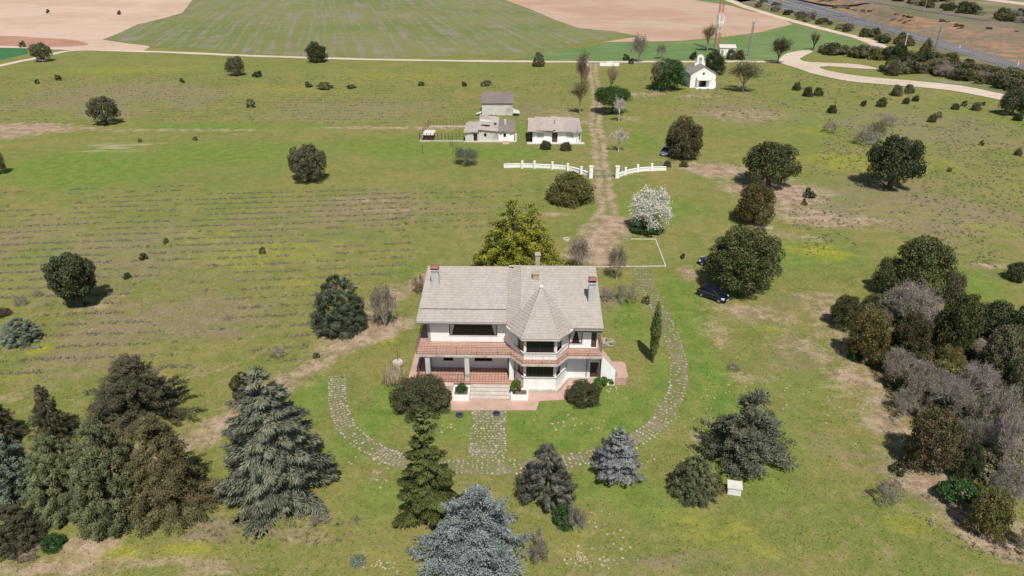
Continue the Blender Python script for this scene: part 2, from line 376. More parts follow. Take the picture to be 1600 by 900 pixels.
sheet('ploughed_field', [(-260,80),(-150,72),(0,73),(60,76),(140,78),(225,79),(236,72),(200,68),(160,62),(190,50),(215,38),(250,30),(285,20),(300,0),(320,-45),(-900,-45)], .02, 'ploughed_soil', 0, 0, label='pale pink ploughed field at the upper left')
sheet('field_headland', [(-200,60),(0,56),(60,59),(110,62),(138,69),(120,72),(60,74),(0,71),(-200,70)], .05, 'red_headland', 3)
sheet('striped_field', [(160,62),(190,50),(215,38),(250,30),(285,20),(300,0),(330,-45),(700,-45),(790,0),(830,15),(870,32),(905,44),(985,52),(960,60),(880,74),(870,84),(560,91),(400,84),(240,74),(205,66)], .03, 'young_crop', 0, 0, label='green field striped with purplish rows')
sheet('ploughed_field', [(790,0),(830,15),(870,32),(905,44),(960,49),(1000,57),(940,66),(1060,64),(1130,58),(1190,50),(1238,38),(1222,28),(1165,16),(1110,0),(1040,-45),(700,-45)], .04, 'ploughed_soil_right', 0, 0, label='reddish ploughed field beyond the chapel')
sheet('crop_field', [(800,93),(840,86),(900,76),(950,67),(1060,65),(1130,59),(1190,51),(1238,39),(1270,45),(1330,60),(1372,76),(1290,80),(1240,80),(1222,88),(1210,94),(1160,95),(900,94)], .05, 'bright_crop', 0, 0, label='bright green crop field behind the chapel')
sheet('crop_field', [(1120,-45),(1185,-40),(1180,0),(1135,7),(1110,4),(1085,0),(1050,-12)], .05, 'bright_crop')
sheet('crop_field', [(-300,76),(42,75),(44,84),(0,94),(-300,150)], .03, 'dark_crop', 0, 0, label='dark blue-green crop corner at the far left')
strip('dirt_road', [g2(*p) for p in [(-300,70),(0,73.5),(60,75.5),(130,78),(250,81.5),(420,88.5),(600,93.5),(780,96),(925,97),(1060,96.5),(1160,96.5),(1225,97)]], 4.2, .09, 'pale_gravel', (0,1,1,0), .35, 3, label='long pale dirt road crossing behind the meadow')
strip('dirt_road', [g2(*p) for p in [(-60,116),(0,103),(60,90),(105,80),(150,78)]], 3.6, .07, 'pale_gravel', (0,1,1,0), .3, 3)
sheet('gravel_road', [(1216,97),(1222,89),(1232,83),(1256,79),(1270,81),(1256,88),(1250,93),(1262,97),(1290,98.5),(1340,101),(1372,108),(1340,107.5),(1295,104),(1281,106),(1300,112),(1350,120),(1420,126),(1500,134),(1570,148),(1640,160),(1640,172),(1570,158),(1500,144),(1430,136),(1340,129),(1280,118),(1245,107)], .12, 'pale_gravel', 3, .2, label='wide cream gravel track curving right of the chapel')
strip('gravel_road', [g2(*p) for p in [(1120,-8),(1160,9),(1200,22),(1250,36),(1300,49),(1345,60),(1370,70),(1392,82)]], 6.0, .10, 'pale_gravel', (0,1,1,0), .4, 4)
drive = [g2(*p) for p in [(928,99),(926,112),(929,130),(934,150),(933,170),(930,195),(937,220),(938,250),(944,275),(944,300),(950,330),(948,360),(943,395)]]
strip('dirt_driveway', drive, 5.2, .02, 'drive_soil', (0,.45,.85,.3,.85,.45,0), .25, 1.0, label='rutted brown dirt driveway running from gate to house')
strip('dirt_track', [g2(*p) for p in [(700,428),(650,444),(606,468),(575,500),(552,528),(500,562),(440,602),(380,640),(320,680),(250,705),(150,725)]], 6.5, .012, 'drive_soil', (0,.25,.5,.62,.62,.5,.22,0), .25, .8, label='bare brown track sloping across the lawn left of the house')
strip('bare_strip', [g2(*p) for p in [(1270,455),(1300,520),(1335,580),(1375,640),(1420,705),(1470,755),(1530,812),(1620,880)]], 8.5, .012, 'drive_soil', (0,.18,.36,.46,.55,.55,.36,.15), .3, .8, label='bare brown earth edging the right hand thicket')
strip('turning_area', [g2(*p) for p in [(962,338),(950,356),(936,376),(922,396),(912,412)]], 11, .03, 'drive_soil', (0,.35,.7,.85,.85,.7,.35,0), .4, .8, label='worn earth turning area behind the house')
# motorway in its cutting
near = [(1120,-25),(1184,3),(1241,18),(1306,31),(1376,46),(1416,58),(1486,79),(1543,96),(1600,114),(1700,145)]
farr = [(1215,-12),(1251,0),(1301,15),(1350,30),(1405,46),(1454,59),(1519,77),(1560,90),(1600,103),(1700,132)]
sheet('motorway_verge', [(1110,-45)] + [(x - 14, y + 6) for x, y in near] + [(x + 20, y - 3) for x, y in farr[::-1]] + [(1190,-45)], .05, 'brush_verge')
N2 = catmull([g2(*p) for p in near], 6); F2 = catmull([g2(*p) for p in farr], 6)
def ribbon(name, a, b, z, m, parent=None, **kw):
    vs = [(p[0], p[1], z) for p in a] + [(p[0], p[1], z) for p in b]; n = len(a)
    o = MB().add(vs, [(i, i+1, n+i+1, n+i) for i in range(n - 1)]).build(name, m, parent, **kw)
    for p in o.data.polygons:
        if p.normal.z < 0: p.flip()
    return o
lerp2 = lambda a, b, t: [(p[0]*(1-t) + q[0]*t, p[1]*(1-t) + q[1]*t) for p, q in zip(a, b)]
mw = ribbon('motorway', N2, F2, .14, 'asphalt', kind='structure', label='grey asphalt motorway with white lines at the upper right')
for t in (.06, .40, .60, .94):
    wd = .005
    ribbon('lane_line', lerp2(N2, F2, t - wd), lerp2(N2, F2, t + wd), .16, 'paint_white_line', mw)
ribbon('median_strip', lerp2(N2, F2, .46), lerp2(N2, F2, .54), .155, 'brush_verge', mw)
# embankment rising behind the motorway, plateau above
bt = catmull([g2(x, y, 5.0) for x, y in [(1262,-34),(1300,-19),(1335,-4),(1375,10),(1420,24),(1475,33),(1530,40),(1565,44),(1600,48),(1700,62)]], 6)
bb = lerp2(N2, F2, 1.03); n = len(bb); mb = MB(); KR = 6; vs = []
for j in range(KR):
    t = j / (KR - 1)
    for i in range(n):
        e = (vnoise(np.array([i * 1.3]), np.array([j * 2.0]), .7, 3)[0] - .5) * 1.2 * math.sin(math.pi * t)
        vs.append((bb[i][0]*(1-t) + bt[i][0]*t, bb[i][1]*(1-t) + bt[i][1]*t, 5.0 * (t*t*(3-2*t)) + e + .13))
mb.add(vs, [(j*n+i, j*n+i+1, (j+1)*n+i+1, (j+1)*n+i) for j in range(KR-1) for i in range(n-1)])
mb.build('embankment', 'red_bank', smooth=True, kind='structure', label='red earth cutting slope above the motorway')
pl = bt + [(1500, 500), (1500, 3000), (500, 3000), (240, 900)]
mb = MB(); mb.add([(p[0], p[1], 5.1) for p in pl], [tuple(t) for t in tessellate_polygon([[Vector((p[0], p[1], 0)) for p in pl]])])
mb.build('plateau', 'brush_verge', kind='structure')
def sheetz(name, pxs, z, m, **kw):
    pts = [g2(x, y, z) for x, y in pxs]; mb = MB()
    mb.add([(p[0], p[1], z) for p in pts], [tuple(t) for t in tessellate_polygon([[Vector((p[0], p[1], 0)) for p in pts]])])
    o = mb.build(name, m, kind='structure', **kw); return o
sheetz('far_pasture', [(1475,-30),(1600,-40),(1800,-20),(1800,30),(1600,17),(1540,18),(1500,9),(1470,0)], 5.2, 'far_pasture')
sheetz('far_track', [(1520,-6),(1600,4),(1700,14),(1700,18),(1600,8),(1520,-2)], 5.3, 'pale_gravel')
sr = strip('service_road', [g2(*p, 5.2) for p in [(1250,-12),(1290,-4),(1340,3),(1385,6),(1420,12),(1460,19),(1500,25),(1552,33)]], 5, 5.25, 'asphalt', (0,1,1,0), .1, 5, label='narrow grey service road above the cutting')
# ------------------------------------------------------------------ ring path of flat stones
path_px = [(528,588),(527,610),(530,640),(542,668),(567,692),(600,711),(645,723),(700,729),(762,730),(830,728),(890,720),(940,710),(985,693),(1025,665),(1050,630),(1060,595),(1059,560),(1051,530),(1040,505),(1026,480),(1013,450),(999,419)]
field_mat('path_bed', (.20, .185, .09), (.165, .18, .06), (.26, .215, .14), R(0), .6, (.6, .6, 1), .25, 3)
plain('path_stone', (.33, .30, .235), .9, .3, .9, c2=(.2, .19, .12), f2=.52)
plain('path_stone_pale', (.43, .395, .325), .9, .25, .9, c2=(.4, .36, .29), f2=.55)
def stone_path(name, pts, width, dens, label):
    o = strip(name, pts, width + .1, .012 if 'approach' not in name else .02, 'path_bed', (.2,.7,.8,.7,.2), .16, .5, label=label)
    c, nr = strip_pts(pts, width, .21); mb = MB(); mp = MB()
    for i in range(len(c)):
        k = int(width / random.uniform(.22, .32)); sh = random.uniform(-.1, .1)
        for j in range(k):
            off = -width/2 + (j + .5) * width / k + (sh if 0 < j < k-1 else 0) + random.uniform(-.06, .06)
            edge = j in (0, k-1)
            nz = vnoise(np.array([c[i][0]]), np.array([c[i][1] + off]), .55, 5)[0]
            if random.random() > (.8 if edge else dens * (.35 + 1.25 * nz)): continue
            p = c[i] + nr[i] * off + np.array([random.uniform(-.08,.08), random.uniform(-.08,.08)]); r = random.uniform(.08, .145) * (1.15 if edge else 1); m_ = random.choice((4, 5, 6)); a0 = random.random() * 6
            hh = .025 + random.random() * .03
            pts_ = [(p[0] + r * random.uniform(.8, 1.1) * math.cos(a0 + q*2*math.pi/m_), p[1] + r * random.uniform(.8, 1.1) * math.sin(a0 + q*2*math.pi/m_)) for q in range(m_)]
            (mp if random.random() < (.55 if edge else .18) else mb).prism(pts_, 0.0, hh)
    mb.build('paving_stones', 'path_stone', o, kind='stuff'); mp.build('pale_paving_stones', 'path_stone_pale', o, kind='stuff')
    return o
stone_path('stone_path', [g2(*p) for p in path_px], 1.9, .75, 'curved ring path of small flat stones round the house lawn')
stone_path('approach_path', [g2(*p) for p in [(764,643),(763,670),(762,700),(760,716)]], 3.5, .95, 'straight stone path from the front steps to the ring path')
# ------------------------------------------------------------------ building materials
plain('white_render', (.89, .885, .87), .9, .04, .8, c2=(.72, .69, .65), f2=.64)
def streaks(name, c, dirt, amt):
    nt = MAT[name].node_tree; b = nt.nodes['Principled BSDF']; src = b.inputs['Base Color'].links[0].from_socket
    P = objc(nt); m_ = nt.nodes.new('ShaderNodeMapping'); m_.inputs['Scale'].default_value = (2.2, 2.2, .22); nt.links.new(P, m_.inputs[0])
    v = noise(nt, 1.0, 5, m_.outputs[0], .7); col = mix(nt, math_(nt, 'MULTIPLY', ramp(nt, v, .5, .72), amt), src, dirt); nt.links.new(col, b.inputs['Base Color'])
streaks('white_render', None, (.55, .51, .46), .3)
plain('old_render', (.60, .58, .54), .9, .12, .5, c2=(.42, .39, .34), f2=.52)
plain('terracotta', (.52, .225, .135), .8, .18, 1.2, c2=(.42, .2, .14), f2=.55)
plain('terracotta_joint', (.36, .2, .15), .9, .1)
plain('pink_paving', (.50, .33, .27), .9, .12, .8, c2=(.42, .29, .24), f2=.55)
plain('step_stone', (.55, .50, .45), .9, .12, 1.5, c2=(.33, .29, .25), f2=.5)
plain('coping', (.56, .50, .45), .9, .15, 1.2, c2=(.38, .27, .22), f2=.5)
plain('dark_frame', (.045, .028, .022), .5, .1); plain('brown_shutter', (.10, .055, .045), .6, .12, 2)
plain('rust_rail', (.24, .12, .095), .6, .2); plain('curtain', (.62, .59, .55), .9, .1); plain('orange_curtain', (.45, .18, .09), .9, .1)
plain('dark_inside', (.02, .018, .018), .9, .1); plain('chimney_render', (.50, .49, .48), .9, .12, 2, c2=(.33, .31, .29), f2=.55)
plain('chimney_cap', (.28, .13, .11), .8, .15, 3); plain('ochre_render', (.42, .35, .26), .9, .1, 2); plain('soil_bed', (.16, .12, .085), 1, .2, 4)
plain('roof_under', (.25, .22, .2), .9, .1); plain('fascia', (.62, .58, .54), .8, .08); plain('lead', (.30, .29, .28), .6, .1)
m, nt, b = new_mat('glass'); b.inputs['Base Color'].default_value = (.015, .017, .02, 1); b.inputs['Roughness'].default_value = .12; b.inputs['Specular IOR Level'].default_value = .4
def tile_mat(name, a, b2, c3):
    m, nt, b = new_mat(name)
    at = nt.nodes.new('ShaderNodeAttribute'); at.attribute_name = 'tint'
    s = nt.nodes.new('ShaderNodeSeparateColor'); nt.links.new(at.outputs['Color'], s.inputs[0])
    P = objc(nt); v = noise(nt, .22, 5, P, .65); v3 = noise(nt, .9, 5, P, .7)
    col = mix(nt, ramp(nt, v, .42, .62), a, b2)
    col = mix(nt, math_(nt, 'MULTIPLY', ramp(nt, v3, .5, .8), .25), col, c3)
    col = mix(nt, 1.0, col, val(nt, s.outputs[0], .95, 1.05), 'MULTIPLY')
    col = mix(nt, 1.0, col, val(nt, noise(nt, 9, 3, P, .7), .92, 1.08), 'MULTIPLY')
    nt.links.new(col, b.inputs['Base Color']); b.inputs['Roughness'].default_value = .85; b.inputs['Specular IOR Level'].default_value = .2
    return m
tile_mat('roof_tile', (.40, .355, .32), (.41, .375, .35), (.38, .33, .265))
tile_mat('roof_tile_lichen', (.375, .335, .30), (.385, .35, .325), (.40, .345, .25))
tile_mat('old_roof_tile', (.42, .36, .32), (.36, .31, .29), (.46, .42, .38))
tile_mat('slate_roof', (.20, .165, .155), (.23, .19, .18), (.27, .24, .22))
def tiled_roof(name, poly, m, parent, z_of=None, dirn=None, course=.40, tile=.33, thick=.075, proud=.01):
    """tiles laid over a sloping polygon given by 3-D corner points; each tile is its own small slab with a raised lip"""
    P = [Vector(p) for p in poly]
    nrm = Vector((0, 0, 0))
    for i in range(len(P)): nrm += (P[i] - P[0]).cross(P[(i+1) % len(P)] - P[0])
    nrm.normalize();
    if nrm.z < 0: nrm = -nrm
    up = Vector((0, 0, 1)) - nrm * nrm.z; up.normalize(); ac = up.cross(nrm).normalized()
    q = [((p - P[0]).dot(ac), (p - P[0]).dot(up)) for p in P]
    u0, u1 = min(a for a, _ in q), max(a for a, _ in q); v0, v1 = min(b for _, b in q), max(b for _, b in q)
    vs = []; fs = []; ts = []; r = 0; v = v0
    def span(vv):
        xs_ = []
        for i in range(len(q)):
            (a1, b1), (a2, b2) = q[i], q[(i+1) % len(q)]
            if (b1 - vv) * (b2 - vv) <= 0 and b1 != b2: xs_.append(a1 + (a2 - a1) * (vv - b1) / (b2 - b1))
        return (min(xs_), max(xs_)) if len(xs_) >= 2 else None
    while v < v1 - .05:
        s = span(min(v + course * .5, v1 - .02)); ve = min(v + course, v1)
        if s:
            u = s[0] - (tile * .5 if r % 2 else 0)
            while u < s[1] - .02:
                a = max(u, s[0]); e = min(u + tile, s[1])
                if e - a > .04:
                    k = len(vs); j = random.uniform(-.006, .006); h0 = thick * 1.5 + proud + j; h1 = thick * .35 + proud; mid = (a + e) / 2
                    base = P[0]
                    for (uu, vv2, hh) in ((a, v, 0), (mid, v, 0), (e, v, 0), (a, v, h0 - .012), (mid, v, h0 + .012), (e, v, h0 - .012), (a, ve, h1 - .006), (mid, ve, h1 + .012), (e, ve, h1 - .006)):
                        vs.append(base + ac * uu + up * vv2 + nrm * hh)
                    fs += [(k, k+1, k+4, k+3), (k+1, k+2, k+5, k+4), (k+3, k+4, k+7, k+6), (k+4, k+5, k+8, k+7)]
                    ts += [random.random()] * 9
                u += tile
        v += course; r += 1
    A = np.array([tuple(x) for x in vs]); T = np.array(ts)
    return np_obj(name, A, np.array(fs), 4, m, parent, attrs={'tint': np.stack([T] * 3, 1)}, kind='stuff')
# ------------------------------------------------------------------ the house
HY = 62.0
house = empty('country_house', (0, HY, 0), 'two storey white country house with grey tiled roof and wraparound terracotta terrace', 'house', rz=R(-1.2))
def B(x0, x1, y0, y1, z0, z1): return MB().box(x0, x1, y0 - HY, y1 - HY, z0, z1)
def Pn(pts): return [(x, y - HY) for x, y in pts]
FZ = .8; TZ = 4.12; SB = 3.87; EZ = 7.0
bayL, bayR = (-.7, 63.5), (5.9, 62.45); b1, b2_ = (1.25, 60.1), (4.6, 60.1)
# walls, storey by storey; openings are left as gaps and filled by windows and doors
def wall_run(name, p, q, z0, z1, openings, th=.3, m='white_render', parent=house):
    """wall from p to q (seen from the right-hand side), openings = (s0, s1, za, zb) along it"""
    p = Vector((p[0], p[1] - HY)); q = Vector((q[0], q[1] - HY)); L = (q - p).length; d = (q - p) / L; nn = Vector((-d.y, d.x))
    mb = MB()
    def blk(s0, s1, a, b_):
        if s1 - s0 < .005 or b_ - a < .005: return
        c = [p + d * s0, p + d * s1, p + d * s1 + nn * th, p + d * s0 + nn * th]
        mb.hexa([(v.x, v.y, a) for v in c], [(v.x, v.y, b_) for v in c])
    s = 0
    for (a, e, za, zb) in sorted(openings):
        blk(s, a, z0, z1); blk(a, e, z0, za); blk(a, e, zb, z1); s = e
    blk(s, L, z0, z1)
    return mb.build(name, m, parent), p, d, nn
def window(info, s0, s1, za, zb, mull=(1,), drapes=None, sill=True, inset=.14, frame='dark_frame', label=None):
    _, p, d, nn = info
    def qd(mb, a, e, z0, z1, d0, d1):
        c = [p + d*a + nn*d0, p + d*e + nn*d0, p + d*e + nn*d1, p + d*a + nn*d1]
        mb.hexa([(v.x, v.y, z0) for v in c], [(v.x, v.y, z1) for v in c])
    fr = MB(); t = .07
    qd(fr, s0, s1, za, za + t, inset, inset + .07); qd(fr, s0, s1, zb - t, zb, inset, inset + .07)
    qd(fr, s0, s0 + t, za + t, zb - t, inset, inset + .07); qd(fr, s1 - t, s1, za + t, zb - t, inset, inset + .07)
    k = sum(mull); cuts = [s0 + (s1 - s0) * i / len(mull) for i in range(len(mull) + 1)]
    for c in cuts[1:-1]: qd(fr, c - .05, c + .05, za + t, zb - t, inset, inset + .07)
    w_ = fr.build('window', frame, house, label=label)
    for a, e in zip(cuts[:-1], cuts[1:]):
        g_ = MB(); qd(g_, a + .06, e - .06, za + t - .01, zb - t + .01, inset + .02, inset + .035); g_.build('pane', 'glass', w_)
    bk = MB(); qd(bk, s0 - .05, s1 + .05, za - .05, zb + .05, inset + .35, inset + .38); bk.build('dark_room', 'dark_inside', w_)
    if drapes:
        for side in (0, 1):
            dm = MB(); x0 = s0 + .1 if side == 0 else s1 - .1; sg = 1 if side == 0 else -1
            # a drape gathered towards the side at the bottom, hung just outside the glass line
            top = drapes; bot = drapes * .35
            a = p + d * x0; b_ = p + d * (x0 + sg * top); c = p + d * (x0 + sg * bot)
            f0 = nn * (inset - .05); f1 = nn * (inset - .02)
            dm.hexa([((a+f0).x, (a+f0).y, za+.1), ((c+f0).x, (c+f0).y, za+.1), ((c+f1).x, (c+f1).y, za+.1), ((a+f1).x, (a+f1).y, za+.1)],
                    [((a+f0).x, (a+f0).y, zb-.08), ((b_+f0).x, (b_+f0).y, zb-.08), ((b_+f1).x, (b_+f1).y, zb-.08), ((a+f1).x, (a+f1).y, zb-.08)])
            dm.build('curtain', 'curtain', w_)
    if sill:
        sm = MB(); qd(sm, s0 - .08, s1 + .08, za - .07, za, -.05, inset + .02); sm.build('sill', 'fascia', w_)
    return w_
def door(info, s0, s1, za, zb, m='brown_shutter', inset=.12):
    _, p, d, nn = info; mb = MB(); c = [p + d*s0 + nn*inset, p + d*s1 + nn*inset, p + d*s1 + nn*(inset+.06), p + d*s0 + nn*(inset+.06)]
    mb.hexa([(v.x, v.y, za) for v in c], [(v.x, v.y, zb) for v in c]); dd = mb.build('door', m, house)
    h = MB(); c2 = p + d*(s1-.12) + nn*(inset-.03); h.box(c2.x-.03, c2.x+.03, c2.y-.03, c2.y+.03, za+.95, za+1.05); h.build('handle', 'lead', dd); return dd
BX0, BX1, BY1 = -9.05, 9.0, 69.5
# ground storey
i1 = wall_run('ground_floor_wall', (BX0, 63.5), bayL, 0.0, SB, [(1.55, 2.6, 1.7, 2.55), (4.95, 6.85, 1.7, 2.55)])
window(i1, 1.55, 2.6, 1.7, 2.55, (1, 1)); window(i1, 4.95, 6.85, 1.7, 2.55, (1, 1, 1))
i2 = wall_run('ground_floor_wall', bayL, b1, 0.0, SB, [(.35, 1.75, FZ, 3.0), (2.55, 3.9, 2.0, 3.55)])
door(i2, .35, 1.75, FZ, 3.0, 'brown_shutter'); window(i2, 2.55, 3.9, 2.0, 3.55, (1,))
i3 = wall_run('ground_floor_wall', b1, b2_, 0.0, SB, [(.1, 3.25, 2.0, 3.6)]); window(i3, .1, 3.25, 2.0, 3.6, (1, 1, 1, 1, 1, 1, 1, 1))
i4 = wall_run('ground_floor_wall', b2_, bayR, 0.0, SB, [(.12, 1.15, 2.0, 3.55)]); window(i4, .12, 1.15, 2.0, 3.55)
i5 = wall_run('ground_floor_wall', bayR, (BX1 + .44, 62.45), 0.0, SB, [(2.48, 3.4, .12, 2.35)]); door(i5, 2.48, 3.4, .12, 2.35)
wall_run('side_wall', (BX0, BY1), (BX0, 63.5), 0, SB, []); wall_run('side_wall', (BX1, 62.76), (BX1, BY1), 0, SB, []); wall_run('rear_wall', (BX1, BY1), (BX0, BY1), 0, SB, [])
# upper storey
UT = 6.86
j1 = wall_run('upper_wall', (BX0, 63.5), bayL, TZ, UT, [(2.3, 7.45, 4.92, 6.5)]); window(j1, 2.3, 7.45, 4.92, 6.5, (1, 1), .55, label='wide dark window with white drapes at both ends')
j2 = wall_run('upper_wall', bayL, b1, TZ, 6.8, [(2.55, 3.9, 5.0, 6.55)]); window(j2, 2.55, 3.9, 5.0, 6.55)
j3 = wall_run('upper_wall', b1, b2_, TZ, 6.8, [(.1, 3.25, 5.0, 6.6)]); window(j3, .1, 3.25, 5.0, 6.6, (1, 1))
j4 = wall_run('upper_wall', b2_, bayR, TZ, 6.8, [(.12, 1.3, 5.0, 6.55)]); window(j4, .12, 1.3, 5.0, 6.55)
j5 = wall_run('upper_wall', bayR, (BX1, 62.45), TZ, 6.62, [(.12, 1.5, 4.66, 6.25), (2.42, 3.0, TZ + .05, 6.25)])
window(j5, .12, 1.5, 4.66, 6.25, (1,), .5, label='tall dark window with tied back white drapes'); door(j5, 2.42, 3.0, TZ + .05, 6.25)
wall_run('side_wall', (BX0, BY1), (BX0, 63.5), TZ, UT, [(1.0, 2.4, 4.3, 6.3)]); wall_run('side_wall', (BX1, 62.76), (BX1, BY1), TZ, UT, []); wall_run('rear_wall', (BX1, BY1), (BX0, BY1), TZ, UT, [])
# orange drapes in the left bay facets, sills round the bay, plinth
def off(p, q, dd):
    v = Vector((q[0]-p[0], q[1]-p[1])).normalized(); nrm = Vector((v.y, -v.x)); return (p[0]+nrm.x*dd, p[1]+nrm.y*dd), (q[0]+nrm.x*dd, q[1]+nrm.y*dd)
for z0, z1 in ((2.1, 3.5), (5.1, 6.45)):
    v = Vector((b1[0]-bayL[0], b1[1]-bayL[1])).normalized(); a = Vector(bayL) + v*2.95; e = Vector(bayL) + v*3.8; nn = Vector((-v.y, v.x))
    mb = MB(); c = [a+nn*.06, e+nn*.06, e+nn*.09, a+nn*.09]; mb.hexa([(t.x, t.y-HY, z0) for t in c], [(t.x, t.y-HY, z1) for t in c]); mb.build('orange_curtain', 'orange_curtain', house)
bay_o = [(-.15, 62.35), (1.13, 59.95), (4.72, 59.95), (5.95, 62.1), (5.9, 62.6), (.2, 62.6)]
MB().prism(Pn([(.1, 61.9), (1.17, 60.0), (4.68, 60.0), (5.86, 62.1), (5.8, 62.4), (4.55, 60.2), (1.3, 60.2), (.3, 62.0)]), 1.9, 1.995).build('bay_sill', 'fascia', house)
MB().prism(Pn([(.1, 61.9), (1.17, 60.0), (4.68, 60.0), (5.86, 62.1), (5.8, 62.4), (4.55, 60.2), (1.3, 60.2), (.3, 62.0)]), 4.9, 4.995).build('bay_sill', 'fascia', house)
MB().prism(Pn([(.4, 61.4), (1.02, 59.8), (4.83, 59.8), (6.1, 62.15), (9.4, 62.3), (9.4, 62.44), (5.9, 62.44), (4.6, 60.08), (1.26, 60.08), (.5, 61.6)]), 0.0, .5).build('plinth', 'step_stone', house)
# porch: floor, tiles, columns, slab and terrace
MB().prism(Pn([(-10.1, 60.6), (-.05, 60.6), (1.0, 60.25), (1.1, 60.3), (-.6, 63.4), (-9.0, 63.5), (-9.0, 68.8), (-10.1, 68.8)]), 0.0, FZ - .03).build('porch_floor', 'terracotta_joint', house)
def floor_tiles(name, rows, z, ts=.33, parent=house):
    vs = []; fs = []; tt = []
    for (y0, y1, xf0, xf1) in rows:
        y = y0
        while y < y1 - .05:
            x = xf0(y) if callable(xf0) else xf0; xe = xf1(y) if callable(xf1) else xf1
            while x < xe - .05:
                k = len(vs); a = x + .012; e = min(x + ts, xe) - .012; c = y + .012; d_ = min(y + ts, y1) - .012; h = z + random.uniform(0, .008)
                vs += [(a, c-HY, z-.03), (e, c-HY, z-.03), (e, d_-HY, z-.03), (a, d_-HY, z-.03), (a, c-HY, h), (e, c-HY, h), (e, d_-HY, h), (a, d_-HY, h)]
                fs += [(k+4, k+5, k+6, k+7), (k, k+1, k+5, k+4), (k+1, k+2, k+6, k+5), (k+2, k+3, k+7, k+6), (k+3, k, k+4, k+7)]; tt += [random.random()] * 8
                x += ts
            y += ts
    T = np.array(tt); return np_obj(name, np.array(vs), np.array(fs), 4, 'floor_tile', parent, attrs={'tint': np.stack([T]*3, 1)}, kind='stuff')
tile_mat('floor_tile', (.49, .29, .22), (.48, .32, .26), (.55, .42, .35))
floor_tiles('floor_tiles', [(60.62, 63.48, -10.08, lambda y: min(-.1, -.7 + (63.5 - y) * .2)), (63.5, 68.8, -10.08, -9.07)], FZ)
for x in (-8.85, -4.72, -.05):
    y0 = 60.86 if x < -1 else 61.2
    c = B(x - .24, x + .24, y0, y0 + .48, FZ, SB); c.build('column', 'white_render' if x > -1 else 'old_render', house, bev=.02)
slab = [(-10.05, 60.75), (-.15, 60.75), (1.05, 59.2), (4.75, 59.2), (5.85, 60.75), (9.45, 60.75), (9.45, 69.0), (9.02, 69.0), (9.02, 62.7), (-9.02, 63.7), (-9.02, 69.0), (-10.05, 69.0)]
MB().prism(Pn(slab), SB, TZ - .03).build('terrace_slab', 'coping', house)
def xl(y): return -10.0
def fr_(y):   # right limit of the left strip in front of wall / bay
    return min(-.75 + (63.5 - y) * .56, 9.4) if y > 60.8 else 0
floor_tiles('floor_tiles', [(60.8, 63.48, -10.0, lambda y: -.75 + (63.5 - y) * .56), (60.8, 62.44, lambda y: 4.65 + (y - 60.1) * .57, 9.4),
                            (59.25, 60.08, lambda y: 1.05 - (y - 59.2) * .77, lambda y: 4.75 + (y - 59.2) * .71), (60.08, 60.8, lambda y: 1.05 - (y - 59.2) * .77, 1.2), (60.08, 60.8, lambda y: 4.62 + (y-60.1)*.5, lambda y: 4.75 + (y - 59.2) * .71), (63.5, 68.9, -10.0, -9.07), (62.8, 68.9, 9.03, 9.42)], TZ)
# railing
def railing(pts, z, h=.98, parent=house, sp=.15):
    top = MB(); low = MB(); bars = MB()
    P = [Vector((x, y - HY)) for x, y in pts]
    for a, b_ in zip(P[:-1], P[1:]):
        top.bar((a.x, a.y, z + h), (b_.x, b_.y, z + h), .045, .035); low.bar((a.x, a.y, z + .1), (b_.x, b_.y, z + .1), .025, .02)
        L = (b_ - a).length; k = int(L / sp)
        for i in range(k + 1):
            p = a + (b_ - a) * (i / k); big = i % 14 == 0
            r = .022 if big else .0065; bars.box(p.x - r, p.x + r, p.y - r, p.y + r, z, z + h - .02)
    top.build('handrail', 'rust_rail', parent); low.build('lower_rails', 'rust_rail', parent); bars.build('balusters', 'rust_rail', parent, kind='stuff')
railing([(-9.97, 68.9), (-9.97, 60.83), (-.12, 60.83), (1.08, 59.28), (4.72, 59.28), (5.82, 60.83), (9.38, 60.83)], TZ)
railing([(9.38, 61.6), (9.38, 68.9)], TZ); railing([(-10.02, 68.6), (-10.02, 60.68), (-4.35, 60.68)], FZ)
# steps, planters, troughs, side walkway
for k in range(5):
    z1 = FZ - .16 * k; y0 = 60.6 - .46 * (k + 1)
    B(-4.3, -.12, y0, y0 + .46 - .003, 0, z1 - .16 + .0).build('step', 'step_stone', house, bev=.015)
    if k < 5: B(-4.33, -.09, y0 - .03, y0 + .44, z1 - .20, z1 - .155).build('tread', 'coping', house)
for x0, x1, y0, y1, h in ((-6.1, -4.36, 58.4, 60.3, .72), (-.06, 1.75, 58.6, 59.9, .68)):
    pb = MB(); t = .16
    pb.box(x0, x1, y0-HY, y0+t-HY, 0, h); pb.box(x0, x1, y1-t-HY, y1-HY, 0, h); pb.box(x0, x0+t, y0+t+.002-HY, y1-t-.002-HY, 0, h); pb.box(x1-t, x1, y0+t+.002-HY, y1-t-.002-HY, 0, h)
    p_ = pb.build('planter_wall', 'white_render', house); B(x0+t, x1-t, y0+t, y1-t, 0, h-.1).build('soil', 'soil_bed', p_)
MB().prism(Pn([(-11.1, 58.6), (-10.2, 58.6), (-10.2, 69), (-11.1, 69)]), 0, .72).build('side_walkway', 'pink_paving', house)
B(-7.9, -6.15, 60.0, 60.56, 0, .8).build('terrace_wall', 'coping', house); B(-10.1, -7.95, 60.0, 60.56, 0, .8).build('terrace_wall', 'coping', house)
